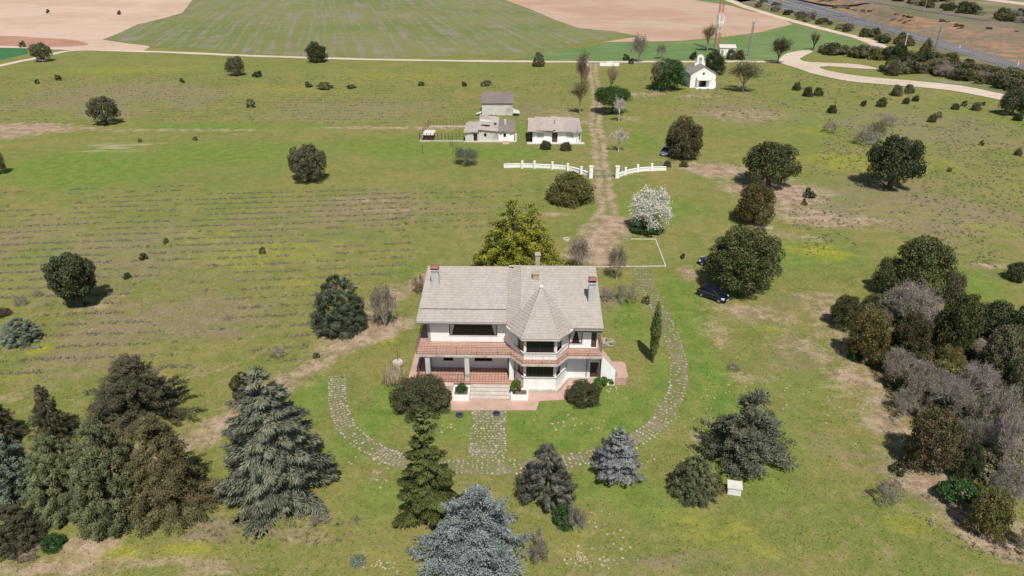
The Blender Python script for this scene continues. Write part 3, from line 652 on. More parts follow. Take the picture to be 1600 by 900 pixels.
# outside stair on the right with its sloping wall and pink landing
st = MB(); NS = 13
for k in range(NS):
    x0 = 9.47 + k * .14; st.box(x0, x0 + .14, 61.78 - HY, 63.1 - HY, 0, 3.75 - k * .19)
st.build('outside_stair', 'pink_paving', house)
mb = MB(); mb.add([(9.46, 61.6-HY, 0), (11.0, 61.6-HY, 0), (11.0, 61.6-HY, 2.0), (9.46, 61.6-HY, 3.86), (9.46, 61.76-HY, 0), (11.0, 61.76-HY, 0), (11.0, 61.76-HY, 2.0), (9.46, 61.76-HY, 3.86)],
    [(0,1,2,3),(4,7,6,5),(0,4,5,1),(1,5,6,2),(2,6,7,3),(3,7,4,0)]); mb.build('stair_wall', 'white_render', house)
mb = MB(); mb.bar((9.46, 61.68-HY, 3.9), (11.05, 61.68-HY, 2.02), .22, .06); mb.build('stair_coping', 'coping', house)
MB().prism(Pn([(11.05, 61.7), (12.25, 61.7), (12.45, 62.1), (12.45, 64.4), (12.2, 64.9), (11.05, 64.9)]), 0, .9).build('landing', 'pink_paving', house)
# roof
def zr(y): return 9.56 - .3127 * (70.5 - y)
LX0, SX0, SX1, RX1 = -10.0, -.55, .85, 9.37
yl = 62.6; yr = 61.6; yk = 63.6    # left eave, right eave, course where the left slope steps down
def loc(pts): return [(x, y - HY, z) for x, y, z in pts]
lift = .22
core = MB()
core.prism(Pn([(LX0+.05, yl+.05), (SX0, yl+.05), (SX0, 70.5), (LX0+.3, 70.5)]), [zr(yl)-.34, zr(yl)-.34, zr(70.5)-.34, zr(70.5)-.34], [zr(yl)-.03, zr(yl)-.03, zr(70.5)-.03, zr(70.5)-.03])
core.prism(Pn([(SX0+.002, yr+.5), (RX1-.05, yr+.05), (RX1-.2, 70.5), (SX0+.002, 70.5)]), [zr(yr+.5)-.3, zr(yr)-.3, zr(70.5)-.3, zr(70.5)-.3], [zr(yr+.5)-.03, zr(yr)+lift-.04, zr(70.5)+lift-.04, zr(70.5)-.03])
core.prism(Pn([(LX0+.3, 70.503), (RX1-.2, 70.503), (RX1-.2, 74), (LX0+.3, 74)]), [zr(70.5)-.34]*2 + [7.0]*2, [zr(70.5)-.03]*2 + [7.9]*2)
roof = core.build('roof', 'roof_under', house)
# left slope in two levels
st_y = 64.35
tiled_roof('roof_tiles', loc([(LX0, yl, zr(yl)-.08), (SX0-.08, yl, zr(yl)-.08), (SX0-.08, st_y, zr(st_y)-.08), (LX0+.08, st_y, zr(st_y)-.08)]), 'roof_tile', roof)
tiled_roof('roof_tiles', loc([(LX0+.08, st_y-.05, zr(st_y-.05)+.06), (SX0-.08, st_y-.05, zr(st_y-.05)+.06), (SX0-.08, 70.5, zr(70.5)+.06), (LX0+.38, 70.5, zr(70.5)+.06)]), 'roof_tile', roof)
tiled_roof('roof_tiles', loc([(SX0, 62.0, zr(62.0)), (SX1, 62.0, zr(62.0)+lift), (SX1, 70.5, zr(70.5)+lift), (SX0, 70.5, zr(70.5))]), 'roof_tile_lichen', roof, course=.34)
tiled_roof('roof_tiles', loc([(SX1, yr, zr(yr)+lift), (RX1, yr, zr(yr)+lift), (RX1-.2, 70.5, zr(70.5)+lift), (SX1, 70.5, zr(70.5)+lift)]), 'roof_tile', roof)
tiled_roof('rear_roof_tiles', loc([(RX1-.2, 74, 7.95), (LX0+.3, 74, 7.95), (LX0+.3, 70.52, zr(70.5)+.02), (RX1-.2, 70.52, zr(70.5)+.02)]), 'roof_tile', roof)
# bay roof: five facets meeting at an apex
ap = (3.1, 67.3, zr(67.3)+lift+.12); E1 = (-.62, 61.95, 6.98); E2 = (1.0, 59.5, 6.9); E3 = (4.82, 59.5, 6.9); E4 = (6.35, 61.62, 6.98)
core2 = MB(); z0 = 6.72
core2.add([(p[0], p[1]-HY, p[2]-.05) for p in (ap, E1, E2, E3, E4)] + [(p[0], p[1]-HY, z0) for p in (E1, E2, E3, E4)] + [(3.1, 67.3-HY, z0)],
    [(0,1,2),(0,2,3),(0,3,4),(1,5,6,2),(2,6,7,3),(3,7,8,4),(5,9,8,7,6),(0,4,8,9),(0,9,5,1)])
broof = core2.build('bay_roof', 'fascia', house)
apl = [ap]
tiled_roof('bay_roof_tiles', loc([E2, E3, ap]), 'roof_tile', broof); tiled_roof('bay_roof_tiles', loc([E1, E2, ap]), 'roof_tile_lichen', broof); tiled_roof('bay_roof_tiles', loc([E3, E4, ap]), 'roof_tile_lichen', broof)
def ridge(p, q, r, m, parent, name='ridge_tiles'):
    p = Vector((p[0], p[1]-HY, p[2])); q = Vector((q[0], q[1]-HY, q[2])); L = (q-p).length; k = int(L/.4); mb = MB()
    for i in range(k): a = p + (q-p)*(i/k); b_ = p + (q-p)*((i+1.06)/k); mb.tube(a, b_, r*1.08, r*.92, 6)
    return mb.build(name, m, parent, kind='stuff')
tile_mat('ridge_tile', (.47, .42, .37), (.40, .35, .32), (.36, .30, .19))
ridge((LX0+.3, 70.5, zr(70.5)+.12), (SX0, 70.5, zr(70.5)+.12), .11, 'ridge_tile', roof); ridge((SX0, 70.5, zr(70.5)+.28), (RX1-.2, 70.5, zr(70.5)+.28), .11, 'ridge_tile', roof)
ridge(E2, ap, .09, 'ridge_tile', broof); ridge(E3, ap, .09, 'ridge_tile', broof); ridge(E1, (2.2, 65.9, zr(65.9)+lift+.05), .06, 'ridge_tile', broof); ridge(E4, (4.6, 64.9, zr(64.9)+lift+.05), .06, 'ridge_tile', broof)
ridge((SX0-.04, yl, zr(yl)+.05), (SX0-.04, 70.5, zr(70.5)+.12), .07, 'ridge_tile', roof); ridge((SX1, 64.2, zr(64.2)+lift+.03), (SX1, 70.4, zr(70.4)+lift+.03), .05, 'ridge_tile', roof)
ridge((LX0+.02, yl, zr(yl)), (LX0+.36, 70.5, zr(70.5)+.1), .08, 'ridge_tile', roof); ridge((RX1, yr, zr(yr)+lift), (RX1-.2, 70.5, zr(70.5)+lift+.02), .08, 'ridge_tile', roof)
MB().bar((LX0, yl-.02-HY, zr(yl)-.2), (SX0-.05, yl-.02-HY, zr(yl)-.2), .05, .2).build('fascia_board', 'fascia', roof)
MB().bar((6.4, yr-.02-HY, zr(yr)+.02), (RX1, yr-.02-HY, zr(yr)+.02), .05, .24).build('fascia_board', 'roof_under', roof)
MB().box(2.9, 3.3, 67.1-HY, 67.5-HY, ap[2]-.1, ap[2]+.16).build('apex_cap', 'paint_white_line', broof, bev=.06)
def chimney(x0, x1, yc, z0, z1, m, cap, capm):
    mb = B(x0, x1, yc - .35, yc + .35, z0, z1 - cap); c = mb.build('chimney', m, roof, bev=.02)
    cx = (x0+x1)/2; wd = (x1-x0)/2 + .07
    B(cx-wd, cx+wd, yc-.45, yc+.45, z1-cap, z1-cap+.09).build('cap_slab', m, c)
    if capm == 'chimney_cap':
        r = wd*.95
        for sx in (-1, 1): MB().box(cx+sx*r*.8-.05, cx+sx*r*.8+.05, yc-.3-HY, yc+.3-HY, z1-cap+.09, z1-.1).build('cap_brick', capm, c)
        mb = MB(); mb.hexa([(cx-wd, yc-.45-HY, z1-.12), (cx+wd, yc-.45-HY, z1-.12), (cx+wd, yc+.45-HY, z1-.12), (cx-wd, yc+.45-HY, z1-.12)], [(cx-wd*.6, yc-.2-HY, z1+.1), (cx+wd*.6, yc-.2-HY, z1+.1), (cx+wd*.6, yc+.2-HY, z1+.1), (cx-wd*.6, yc+.2-HY, z1+.1)]); mb.build('chimney_pot', capm, c)
chimney(-8.92, -8.1, 67.7, 8.4, 11.1, 'chimney_render', .45, 'chimney_cap'); chimney(8.05, 8.78, 65.4, 7.7, 10.95, 'chimney_render', .55, 'chimney_cap')
chimney(2.15, 2.85, 68.7, 8.8, 10.0, 'ochre_render', .12, 'x'); chimney(2.45, 2.98, 71.4, 9.2, 11.05, 'ochre_render', .12, 'x')
MB().tube((LX0, yl-.1-HY, zr(yl)-.12), (SX0-.1, yl-.1-HY, zr(yl)-.14), .07, .07, 8).build('gutter', 'lead', roof)
MB().tube((6.45, yr-.1-HY, zr(yr)+.1), (RX1, yr-.1-HY, zr(yr)+.08), .07, .07, 8).build('gutter', 'lead', roof)
for x, y in ((BX0+.12, 63.42), (5.98, 62.3)): MB().tube((x, y-HY, TZ), (x, y-HY, 6.75), .05, .05, 8).build('downpipe', 'lead', house)
MB().tube((8.0, 62.36-HY, .1), (8.0, 62.36-HY, SB), .05, .05, 8).build('downpipe', 'lead', house)
# paved apron in front
ap_ = [(705.6,641.4),(838,641.4),(842.5,627),(881,625),(893,608),(960,592),(960,575),(880,575),(700,600)]
pa = [g2(*p) for p in ap_]; MB().prism(pa, -.02, .06).build('paved_apron', 'pink_paving', kind='structure', label='pink paved strip along the foot of the house steps')
# ------------------------------------------------------------------ low kerb, well, small garden things
plain('kerb_white', (.56, .54, .48), .9, .15, .8, c2=(.42, .38, .3), f2=.58)
kb = MB(); kp = [g2(*p) for p in [(985,374),(1024,374),(1040,416),(925,417.5)]]
for a, b_ in zip(kp[:-1], kp[1:]): kb.bar((*a, .05), (*b_, .04), .14, .1)
kb.build('parking_kerb', 'kerb_white', label='thin white kerb outlining the grassy parking bay behind the house', cat='kerb')
def ring(name, p, r, r2, h, m, **kw):
    mb = MB(); n = 20; vs = []
    for rr, z in ((r, 0), (r, h), (r2, h), (r2, 0)):
        for k in range(n): a = 2*math.pi*k/n; vs.append((rr*math.cos(a), rr*math.sin(a), z))
    fs = [(j*n+k, j*n+(k+1)%n, (j+1)*n+(k+1)%n, (j+1)*n+k) for j in range(3) for k in range(n)]
    mb.add(vs, fs); o = mb.build(name, m, **kw); o.location = p; return o
ring('well_ring', g(885, 374.5), .55, .38, .2, 'kerb_white', label='small round concrete ring in the grass behind the house', cat='well cover')
plain('tyre_black', (.02, .022, .035), .6, .2); plain('tyre_wall', (.05, .055, .10), .5, .2)
for p, lb in (((718, 649.5), 'black tyre lying in the grass just left of the stone approach path'), ((775.5, 647), 'black tyre lying at the head of the stone approach path')):
    t = empty('old_tyre', g(*p), lb, 'tyre'); n = 18; mb = MB(); vs = []
    prof = [(.36, .03), (.40, .10), (.36, .2), (.24, .22), (.2, .12), (.24, .02)]
    for r_, z in prof: vs += [(r_*math.cos(2*math.pi*k/n), r_*math.sin(2*math.pi*k/n), z) for k in range(n)]
    m_ = len(prof); mb.add(vs, [(j*n+k, j*n+(k+1)%n, ((j+1)%m_)*n+(k+1)%n, ((j+1)%m_)*n+k) for j in range(m_) for k in range(n)])
    mb.build('tyre', 'tyre_wall', t, smooth=True); MB().tube((0,0,.02), (0,0,.07), .21, .21, 12).build('rim', 'tyre_black', t)
# stone table / birdbath left of the house
bt_ = empty('stone_garden_ornament', g(622, 572), 'two pale stacked millstones with a thin post left of the house', 'garden ornament')
plain('pale_stone', (.55, .5, .44), .9, .15, 3)
MB().tube((0,0,0), (0,0,.35), .2, .2, 10).build('foot', 'pale_stone', bt_); MB().tube((0,0,.35), (0,0,.6), .62, .58, 14).build('millstone', 'pale_stone', bt_)
MB().tube((.05,-1.3,0), (.05,-1.3,.4), .58, .5, 14).build('millstone', 'pale_stone', bt_); MB().tube((.0,.2,.6), (0,.2,2.2), .04, .03, 6).build('post', 'brown_shutter', bt_)
# white cabinet by the dark conifer
wb = empty('white_cabinet', g(1146, 770), 'white utility cabinet with grey slanted lid below the dark grey conifer', 'cabinet', rz=R(-12))
MB().box(-.55,.55,-.35,.35,0,.75).build('body', 'white_render', wb, bev=.02)
MB().hexa([(-.62,-.42,.75),(.62,-.42,.75),(.62,.42,.95),(-.62,.42,.95)], [(-.62,-.42,.82),(.62,-.42,.82),(.62,.42,1.02),(-.62,.42,1.02)]).build('lid', 'kerb_white', wb)
MB().box(-.5,.5,-.375,-.352,.05,.68).build('door', 'paint_white_line', wb)
mb = MB(); mb.box(-1.4,1.4,-.8,.8,0,.05); o = mb.build('stone_slab', 'path_stone', label='flat grey concrete slab beside the golden brown oak', cat='slab'); o.location = g(1194, 355); o.rotation_euler.z = R(-20)
# flat pale stones strewn in the grass
mb = MB()
for cx, cy, rx, ry, k in ((905,872,38,16,26),(600,885,35,10,20),(960,845,26,20,12),(935,815,16,20,8),(1130,690,80,60,45),(1200,620,110,26,30),(690,668,30,8,10),(905,662,60,12,26),(600,745,22,18,14),(650,668,30,7,12),(960,610,25,20,20),(1050,640,25,30,22),(1180,720,60,40,18),(1015,720,14,10,4),(1110,620,20,60,14),(540,720,30,20,5),(1330,620,60,40,20),(940,880,50,14,18)):
    for _ in range(k):
        p = g2(cx + random.gauss(0, .5)*rx, cy + random.gauss(0, .5)*ry); r = random.uniform(.05, .14); a0 = random.random()*6
        mb.prism([(p[0]+r*random.uniform(.7,1.1)*math.cos(a0+q*1.2566), p[1]+r*random.uniform(.7,1.1)*math.sin(a0+q*1.2566)) for q in range(5)], 0, .04)
plain('field_stone', (.43, .36, .265), .9, .2, 1.0); mb.build('loose_stones', 'field_stone', kind='stuff', label='pale flat stones strewn over the front meadow')
# ------------------------------------------------------------------ farm buildings beyond the gate
def lbox(mbx, *a): return mbx.box(*a)
def small_window(parent, x0, x1, y, z0, z1, m='glass', fm='dark_frame'):
    mb = MB(); t = .06; mb.box(x0,x1,y-.03,y+.02,z0,z0+t).box(x0,x1,y-.03,y+.02,z1-t,z1).box(x0,x0+t,y-.03,y+.02,z0+t,z1-t).box(x1-t,x1,y-.03,y+.02,z0+t,z1-t)
    w_ = mb.build('window', fm, parent); MB().box(x0+t,x1-t,y-.018,y+.01,z0+t,z1-t).build('pane', m, w_); return w_
def walls_with_holes(parent, x0, x1, y0, y1, h, holes, m, th=.3, name='wall'):
    """front wall along y0 with holes (xa, xb, za, zb); the other three plain"""
    mb = MB(); x = x0
    for a, e, za, zb in sorted(holes):
        mb.box(x, a, y0, y0+th, 0, h)
        if za > .01: mb.box(a, e, y0, y0+th, 0, za)
        if zb < h - .01: mb.box(a, e, y0, y0+th, zb, h)
        x = e
    mb.box(x, x1, y0, y0+th, 0, h)
    mb.box(x0, x0+th, y0+th+.002, y1, 0, h).box(x1-th, x1, y0+th+.002, y1, 0, h).box(x0+th+.002, x1-th-.002, y1-th, y1, 0, h)
    mb.box(x0+th+.01, x1-th-.01, y0+th+.9, y0+th+1.0, 0, h-.1)
    return mb.build(name, m, parent)
bx, by, _ = g(832, 223)
cot = empty('small_cottage', (bx, by, 0), 'small white cottage with hipped pale roof and a dark central doorway', 'house')
walls_with_holes(cot, 0, 10.7, 0, 7, 2.75, [(.95, 2.6, 1.0, 2.3), (4.5, 5.8, .05, 2.4), (7.8, 9.5, 1.0, 2.3)], 'white_render')
for a, e in ((.95, 2.6), (7.8, 9.5)): small_window(cot, a, e, .12, 1.0, 2.3, 'kerb_white', 'fascia')
MB().box(4.5, 5.8, .25, .3, .05, 2.4).build('door', 'brown_shutter', cot); MB().box(-1.1, -.02, .9, 3.4, 0, 2.5).build('recess_shade_block', 'brown_shutter', cot)  # dark brown block puts the shade of the side recess into its colour
MB().box(-1.3, 12.0, -1.3, -.02, 0, .14).build('front_terrace', 'fascia', cot); MB().box(10.72, 11.4, .6, 2.0, 0, 1.6).build('side_lean_to', 'old_render', cot)
rf = [(-1.2, -.7, 2.8), (11.4, -.7, 2.8), (11.4, 7.6, 2.8), (-1.2, 7.6, 2.8)]; rt = [(-1.0, 4.6, 4.5), (5.4, 4.4, 5.1), (11.1, 4.6, 4.6)]
mb = MB(); mb.add(rf + rt + [(p[0], p[1], 2.66) for p in rf], [(0,1,6,5,4),(1,2,6),(2,3,4,5,6),(3,0,4),(7,8,9,10),(0,7,8,1),(1,8,9,2),(2,9,10,3),(3,10,7,0)])
r_ = mb.build('roof', 'old_roof_tile', cot)
tiled_roof('roof_tiles', [rf[0], (5.3, -.7, 2.8), rt[1], rt[0]], 'old_roof_tile', r_, course=.5, tile=.45, thick=.05); tiled_roof('roof_tiles', [(5.3, -.7, 2.8), rf[1], rt[2], rt[1]], 'old_roof_tile', r_, course=.5, tile=.45, thick=.05)
MB().box(5.0, 5.25, 1.4, 1.65, 3.3, 5.0).build('flue', 'lead', cot); MB().tube((10.3, -.8, 0), (10.3, -.8, 4.2), .05).build('drain_pole', 'lead', cot)
bx, by, _ = g(727, 221.5)
fm = empty('ruined_farmhouse', (bx, by, 0), 'old whitewashed farmhouse in three parts with sagging holed roof', 'farmhouse')
walls_with_holes(fm, 0, 3.2, .3, 5.2, 2.1, [(1.95, 2.85, 0, 1.9)], 'old_render'); MB().box(1.95, 2.4, .4, .45, 0, 1.7).build('door', 'dark_frame', fm)
walls_with_holes(fm, 3.22, 7.8, 0, 6.5, 2.9, [(4.4, 5.0, 1.2, 1.95)], 'old_render'); small_window(fm, 4.4, 5.0, .1, 1.2, 1.95)
walls_with_holes(fm, 7.82, 11.4, .2, 6.2, 2.35, [(8.95, 9.55, 1.05, 1.95)], 'white_render'); small_window(fm, 8.95, 9.55, .3, 1.05, 1.95)
def slab_roof(parent, P, m, th=.14, name='roof', tiles=True, tm=None):
    mb = MB(); mb.hexa([(p[0], p[1], p[2]-th) for p in P], P); r = mb.build(name, m, parent)
    if tiles: tiled_roof('roof_tiles', P, tm or m, r, course=.5, tile=.45, thick=.05)
    return r
slab_roof(fm, [(-.35, 0, 2.15), (3.2, 0, 2.35), (3.2, 5.6, 3.5), (0.1, 5.6, 3.3)], 'old_roof_tile')
rr = slab_roof(fm, [(3.1, -.3, 2.95), (7.75, -.3, 2.6), (7.9, 6.6, 4.2), (3.3, 6.6, 4.9)], 'old_roof_tile')
r3 = slab_roof(fm, [(7.8, -.1, 2.42), (11.7, -.1, 2.3), (11.6, 6.3, 3.55), (7.95, 6.3, 3.75)], 'slate_roof')
for (x, y, s) in ((4.3, 1.8, .75), (5.1, 1.6, .8), (7.0, 2.6, .35)):
    mb = MB(); z = 2.95 + y*.22 + .1; mb.prism([(x-s,y-.2),(x+s*.4,y-.35),(x+s,y+.1),(x+s*.2,y+.35),(x-s*.8,y+.3)], z, z+.1); mb.build('roof_hole', 'dark_inside', rr)
mb = MB(); mb.hexa([(3.4,3.4,3.95),(6.0,3.2,3.75),(6.0,4.1,3.95),(3.4,4.3,4.2)], [(3.4,3.4,4.05),(6.0,3.2,3.85),(6.0,4.1,4.05),(3.4,4.3,4.3)]); mb.build('pale_sheet', 'kerb_white', rr)
MB().box(9.1, 9.6, 3.6, 4.1, 3.0, 4.3).build('chimney', 'old_render', fm); MB().box(11.6, 12.1, .2, 1.4, 0, 1.6).build('buttress', 'old_render', fm)
mb = MB(); mb.hexa([(8.8,-2.3,0),(10.2,-2.3,0),(10.4,-.05,0),(8.7,-.05,0)], [(8.8,-2.3,.06),(10.2,-2.3,.06),(10.4,-.05,.3),(8.7,-.05,.3)]); mb.build('ramp', 'pink_paving', fm); MB().box(-.2, 11.8, -.35, -.01, 0, .22).build('plinth', 'fascia', fm)
bx, by, _ = g(753, 180)
sh = empty('stone_barn', (bx, by, 0), 'long grey rendered barn with brown roof behind the ruined farmhouse', 'barn')
MB().box(0, 8.3, 0, 6, 0, 3.2).build('wall', 'old_render', sh); slab_roof(sh, [(-.2, -.3, 3.25), (8.5, -.3, 3.25), (8.5, 6.4, 4.9), (-.2, 6.4, 4.9)], 'slate_roof', .12)
mb = MB(); mb.hexa([(8.4,-1.5,.9),(10.2,-1.2,.7),(10,.9,1.0),(8.4,.8,1.5)],[(8.4,-1.5,1.0),(10.2,-1.2,.8),(10,.9,1.1),(8.4,.8,1.6)]); mb.build('fallen_sheet', 'kerb_white', sh)
mb = MB(); mb.hexa([(-1.6,-.8,.4),(-.1,-.9,.8),(-.1,.2,1.0),(-1.4,.3,.5)],[(-1.6,-.8,.5),(-.1,-.9,.9),(-.1,.2,1.1),(-1.4,.3,.6)]); mb.build('fallen_sheet', 'old_render', sh)
# animal pen: low walls, rails and posts
pen = empty('animal_pen', g(656, 221), 'fenced animal pen with rusty posts and a low shelter left of the farmhouse', 'pen')
x0, y0 = 0, 0; XR = g(727, 221)[0] - g(656, 221)[0] - .4; YB = 14
for a, b_ in (((0,0),(XR,0)), ((0,0),(1.0,YB)), ((1.0,YB),(XR,YB))): MB().bar((*a,.14), (*b_,.14), .22, .28).build('low_wall', 'coping', pen)
mb = MB()
for k in range(13): x = XR*k/12; MB().box(x-.06, x+.06, -.06, .06, .25, 2.0).build('post', 'brown_shutter', pen); 
for k in range(8): y = YB*k/7; MB().box(y/14-.06, y/14+.06, y-.06, y+.06, .25, 2.3).build('post', 'rust_rail', pen)
for k in range(12): x = 1 + (XR-1)*k/11; MB().box(x-.05, x+.05, YB-.05, YB+.05, .25, 2.2).build('post', 'rust_rail', pen)
for z in (.7, 1.2, 1.8): MB().bar((0,0,z),(XR,0,z),.03,.03).build('rail','brown_shutter',pen); MB().bar((0,0,z),(1,YB,z),.03,.03).build('rail','rust_rail',pen); MB().bar((1,YB,z),(XR,YB,z),.03,.03).build('rail','rust_rail',pen)
MB().hexa([(.4,1.0,1.2),(3.2,1.0,1.2),(3.4,4.5,1.5),(.8,4.5,1.5)],[(.4,1.0,1.3),(3.2,1.0,1.3),(3.4,4.5,1.6),(.8,4.5,1.6)]).build('shelter_roof','fascia',pen); MB().box(.6,3.1,1.3,4.2,0,1.15).build('shelter','dark_frame',pen)
for p in ((661, 241), (708, 239), (705, 229)):
    t = MB().tube((0,0,0),(0,0,2.4),.06,.05,6); o = t.build('wooden_stake','brown_shutter',label={661:'thin dark stake in the grass below the corner of the animal pen',708:'thin dark stake in the grass beside the grey-green bush',705:'thin dark stake close to the front rail of the animal pen'}[p[0]],cat='stake'); o.location = g(*p)
# curved white gate wall with pillars, and the green gate
def gate_wall(px, label, posts, pier):
    base = [g2(*p) for p in px]; c, nr = strip_pts(base, 1, .6); e = empty('boundary_wall', (c[0][0], c[0][1], 0), label, 'wall'); o = np.array([c[0][0], c[0][1]])
    mb = MB(); mc = MB()
    L = [tuple(q - o) for q in c]
    for i in range(len(L)-1):
        p, q = Vector(L[i]), Vector(L[i+1]); n_ = Vector(nr[i])*.14; n2 = Vector(nr[i+1])*.14
        mb.hexa([((p-n_).x,(p-n_).y,0),((q-n2).x,(q-n2).y,0),((q+n2).x,(q+n2).y,0),((p+n_).x,(p+n_).y,0)],[((p-n_).x,(p-n_).y,.72),((q-n2).x,(q-n2).y,.72),((q+n2).x,(q+n2).y,.72),((p+n_).x,(p+n_).y,.72)])
        n_ *= 1.5; n2 *= 1.5
        mc.hexa([((p-n_).x,(p-n_).y,.721),((q-n2).x,(q-n2).y,.721),((q+n2).x,(q+n2).y,.721),((p+n_).x,(p+n_).y,.721)],[((p-n_).x,(p-n_).y,.79),((q-n2).x,(q-n2).y,.79),((q+n2).x,(q+n2).y,.79),((p+n_).x,(p+n_).y,.79)])
    mb.build('wall','white_render',e); mc.build('coping','white_render',e)
    for p in posts: x,y = np.array(g2(*p))-o; m_=MB().box(x-.2,x+.2,y-.2,y+.2,0,1.5).box(x-.24,x+.24,y-.24,y+.24,1.501,1.58); m_.build('pillar','white_render',e)
    x,y = np.array(g2(*pier))-o; MB().box(x-.35,x+.35,y-.35,y+.35,0,2.3).box(x-.42,x+.42,y-.42,y+.42,2.301,2.42).build('gate_pier','white_render',e)
gate_wall([(787,262),(815,261.5),(850,262.5),(880,264.5),(900,268.5),(914,273),(923,277)], 'long curved white boundary wall left of the green gate', [(816,263),(835,263),(863,264.5),(887,267),(908,272)], (923,278))
gate_wall([(965,278),(975,273.5),(990,269.5),(1010,267),(1043,266)], 'shorter curved white boundary wall right of the green gate', [(977,273.5),(996,269),(1018,267)], (964,278))
plain('gate_green', (.10, .25, .16), .5, .2)
a = g(927, 277.5); b_ = g(960.5, 277.5); gt = empty('driveway_gate', a, 'low green metal gate across the driveway between white piers', 'gate'); L = b_[0]-a[0]
for z in (.35, 1.5): MB().box(.05,L-.05,-.03,.03,z,z+.07).build('rail','gate_green',gt)
for s_ in (0, 1):
    mb = MB(); xa = .05 + s_*(L/2); 
    for k in range(14): x = xa + (L/2-.15)*k/13; mb.box(x-.012,x+.012,-.015,.015,.2,1.5)
    mb.build('gate_bars','gate_green',gt)
# chapel
cp = empty('white_chapel', g(1097, 137), 'small white chapel with arched bell gable and pale awning over its door', 'chapel', rz=R(2))
W = 4.0; HW = 4.3; AP = 6.5; LN = 8.5
mb = MB()
mb.add([(-W,0,0),(-1.1,0,0),(-1.1,0,2.5),(1.1,0,2.5),(1.1,0,0),(W,0,0),(W,0,HW),(0,0,AP),(-W,0,HW)], [(0,1,2,8),(2,3,7,8),(3,4,5,6),(3,6,7)])
mb.add([(-W,.01,0),(-W,LN,0),(-W,LN,HW),(-W,.01,HW),(W,.01,0),(W,LN,0),(W,LN,HW),(W,.01,HW),(0,LN,AP)], [(0,3,2,1),(4,5,6,7),(1,2,8,6,5)]); mb.build('wall','white_render',cp)
MB().box(-1.1,1.1,.5,.6,0,2.5).build('door_recess','dark_inside',cp); MB().box(-1.08,-.35,.1,.16,.05,2.4).build('door','brown_shutter',cp)
MB().tube((0,-.06,4.3),(0,.05,4.3),.38,.38,14).build('round_window','dark_frame',cp)
for s_ in (-1, 1):
    e = 4.5*s_; z = HW - .27; P = [(0,-.3,AP+.05),(e,-.3,z+.05),(e,LN+.2,z+.05),(0,LN+.2,AP+.05)]
    if s_ > 0: P = P
    mb = MB(); mb.hexa([(p[0],p[1],p[2]-.02) for p in P],[(p[0],p[1],p[2]+.12) for p in P]); r = mb.build('roof','old_roof_tile',cp)
    tiled_roof('roof_tiles', [(p[0],p[1],p[2]+.13) for p in P], 'old_roof_tile', r, course=.5, tile=.5, thick=.05)
# bell gable with an open arch
def arch_gable(cx, y, w_, z0, zs, zt, ow, m):
    """thin wall with arched opening: built from two piers, and a head following the arch"""
    mb = MB(); n=8; r = ow/2
    mb.box(cx-w_/2, cx-r, y, y+.6, z0, zs); mb.box(cx+r, cx+w_/2, y, y+.6, z0, zs); mb.box(cx-r, cx+r, y, y+.6, z0, z0+.5)
    inner = [(cx - r*math.cos(math.pi*k/n), zs + r*math.sin(math.pi*k/n)) for k in range(n+1)]
    outer = [(cx - w_/2*math.cos(math.pi*k/n)*(1 if k not in (0,n) else 1), zs + (zt-zs)*math.sin(math.pi*k/n)) for k in range(n+1)]
    vs=[];fs=[]
    for yy in (y,y+.6):
        vs += [(a,yy,b) for a,b in inner]+[(a,yy,b) for a,b in outer]
    N=2*(n+1)
    for k in range(n):
        i0,i1,o0,o1=k,k+1,n+1+k,n+2+k; fs += [(i0,i1,o1,o0),(N+i0,N+o0,N+o1,N+i1),(i0,N+i0,N+i1,i1),(o0,o1,N+o1,N+o0)]
    mb.add(vs,fs); return mb.build('bell_gable',m,cp)
arch_gable(0, 5.2, 2.2, 6.0, 8.0, 9.3, .9, 'white_render'); MB().box(-1.7,1.7,5.25,5.75,5.2,6.7).build('gable_base','white_render',cp)
MB().tube((0,5.5,7.5),(0,5.5,8.1),.32,.12,10).build('bell','lead',cp)
mb=MB(); mb.hexa([(-2.3,-1.9,2.5),(2.3,-1.9,2.5),(2.3,-.02,3.5),(-2.3,-.02,3.5)],[(-2.3,-1.9,2.6),(2.3,-1.9,2.6),(2.3,-.02,3.6),(-2.3,-.02,3.6)]); mb.build('awning','fascia',cp)
for s_ in (-1,1): MB().box(s_*2.1-.12,s_*2.1+.12,-1.8,-1.5,.0,2.55).build('awning_post','white_render',cp)
MB().box(-2.6,2.9,-2.1,-.02,0,.3).build('steps','white_render',cp); MB().hexa([(2.3,-.9,0),(4.1,-.9,0),(4.1,-.02,0),(2.3,-.02,0)],[(3.6,-.3,1.6),(4.05,-.3,1.6),(4.05,-.02,1.7),(3.4,-.02,1.7)]).build('buttress','white_render',cp)
# white equipment shed by the mast
es = empty('equipment_shed', g(1138, 87), 'small white metal shed at the foot of the red and white mast', 'shed', rz=R(-8))
MB().box(-3.4,2.6,0,4,0,2.9).build('wall','white_render',es); mb=MB(); mb.hexa([(-3.7,-.3,2.92),(2.9,-.3,2.92),(2.9,4.3,3.7),(-3.7,4.3,3.7)],[(-3.7,-.3,3.02),(2.9,-.3,3.02),(2.9,4.3,3.8),(-3.7,4.3,3.8)]); mb.build('roof','fascia',es); MB().box(-3.0,-2.0,-.05,-.01,0,2.1).build('door','lead',es)
mb=MB()
for p,l in (((935,101,970,101),0),): pass
for (x0p,x1p,yp,lb) in ((937,942,104,'low white roadside block left of the driveway entrance'),(935,0,0,None)):
    if lb: o=MB().box(-.9,.9,-.6,.6,0,2.0).build('roadside_block','white_render',label=lb,cat='wall'); o.location=g(915,103)
wl = empty('entrance_wall', g(952, 103), 'low white entrance wall where the driveway meets the dirt road', 'wall')
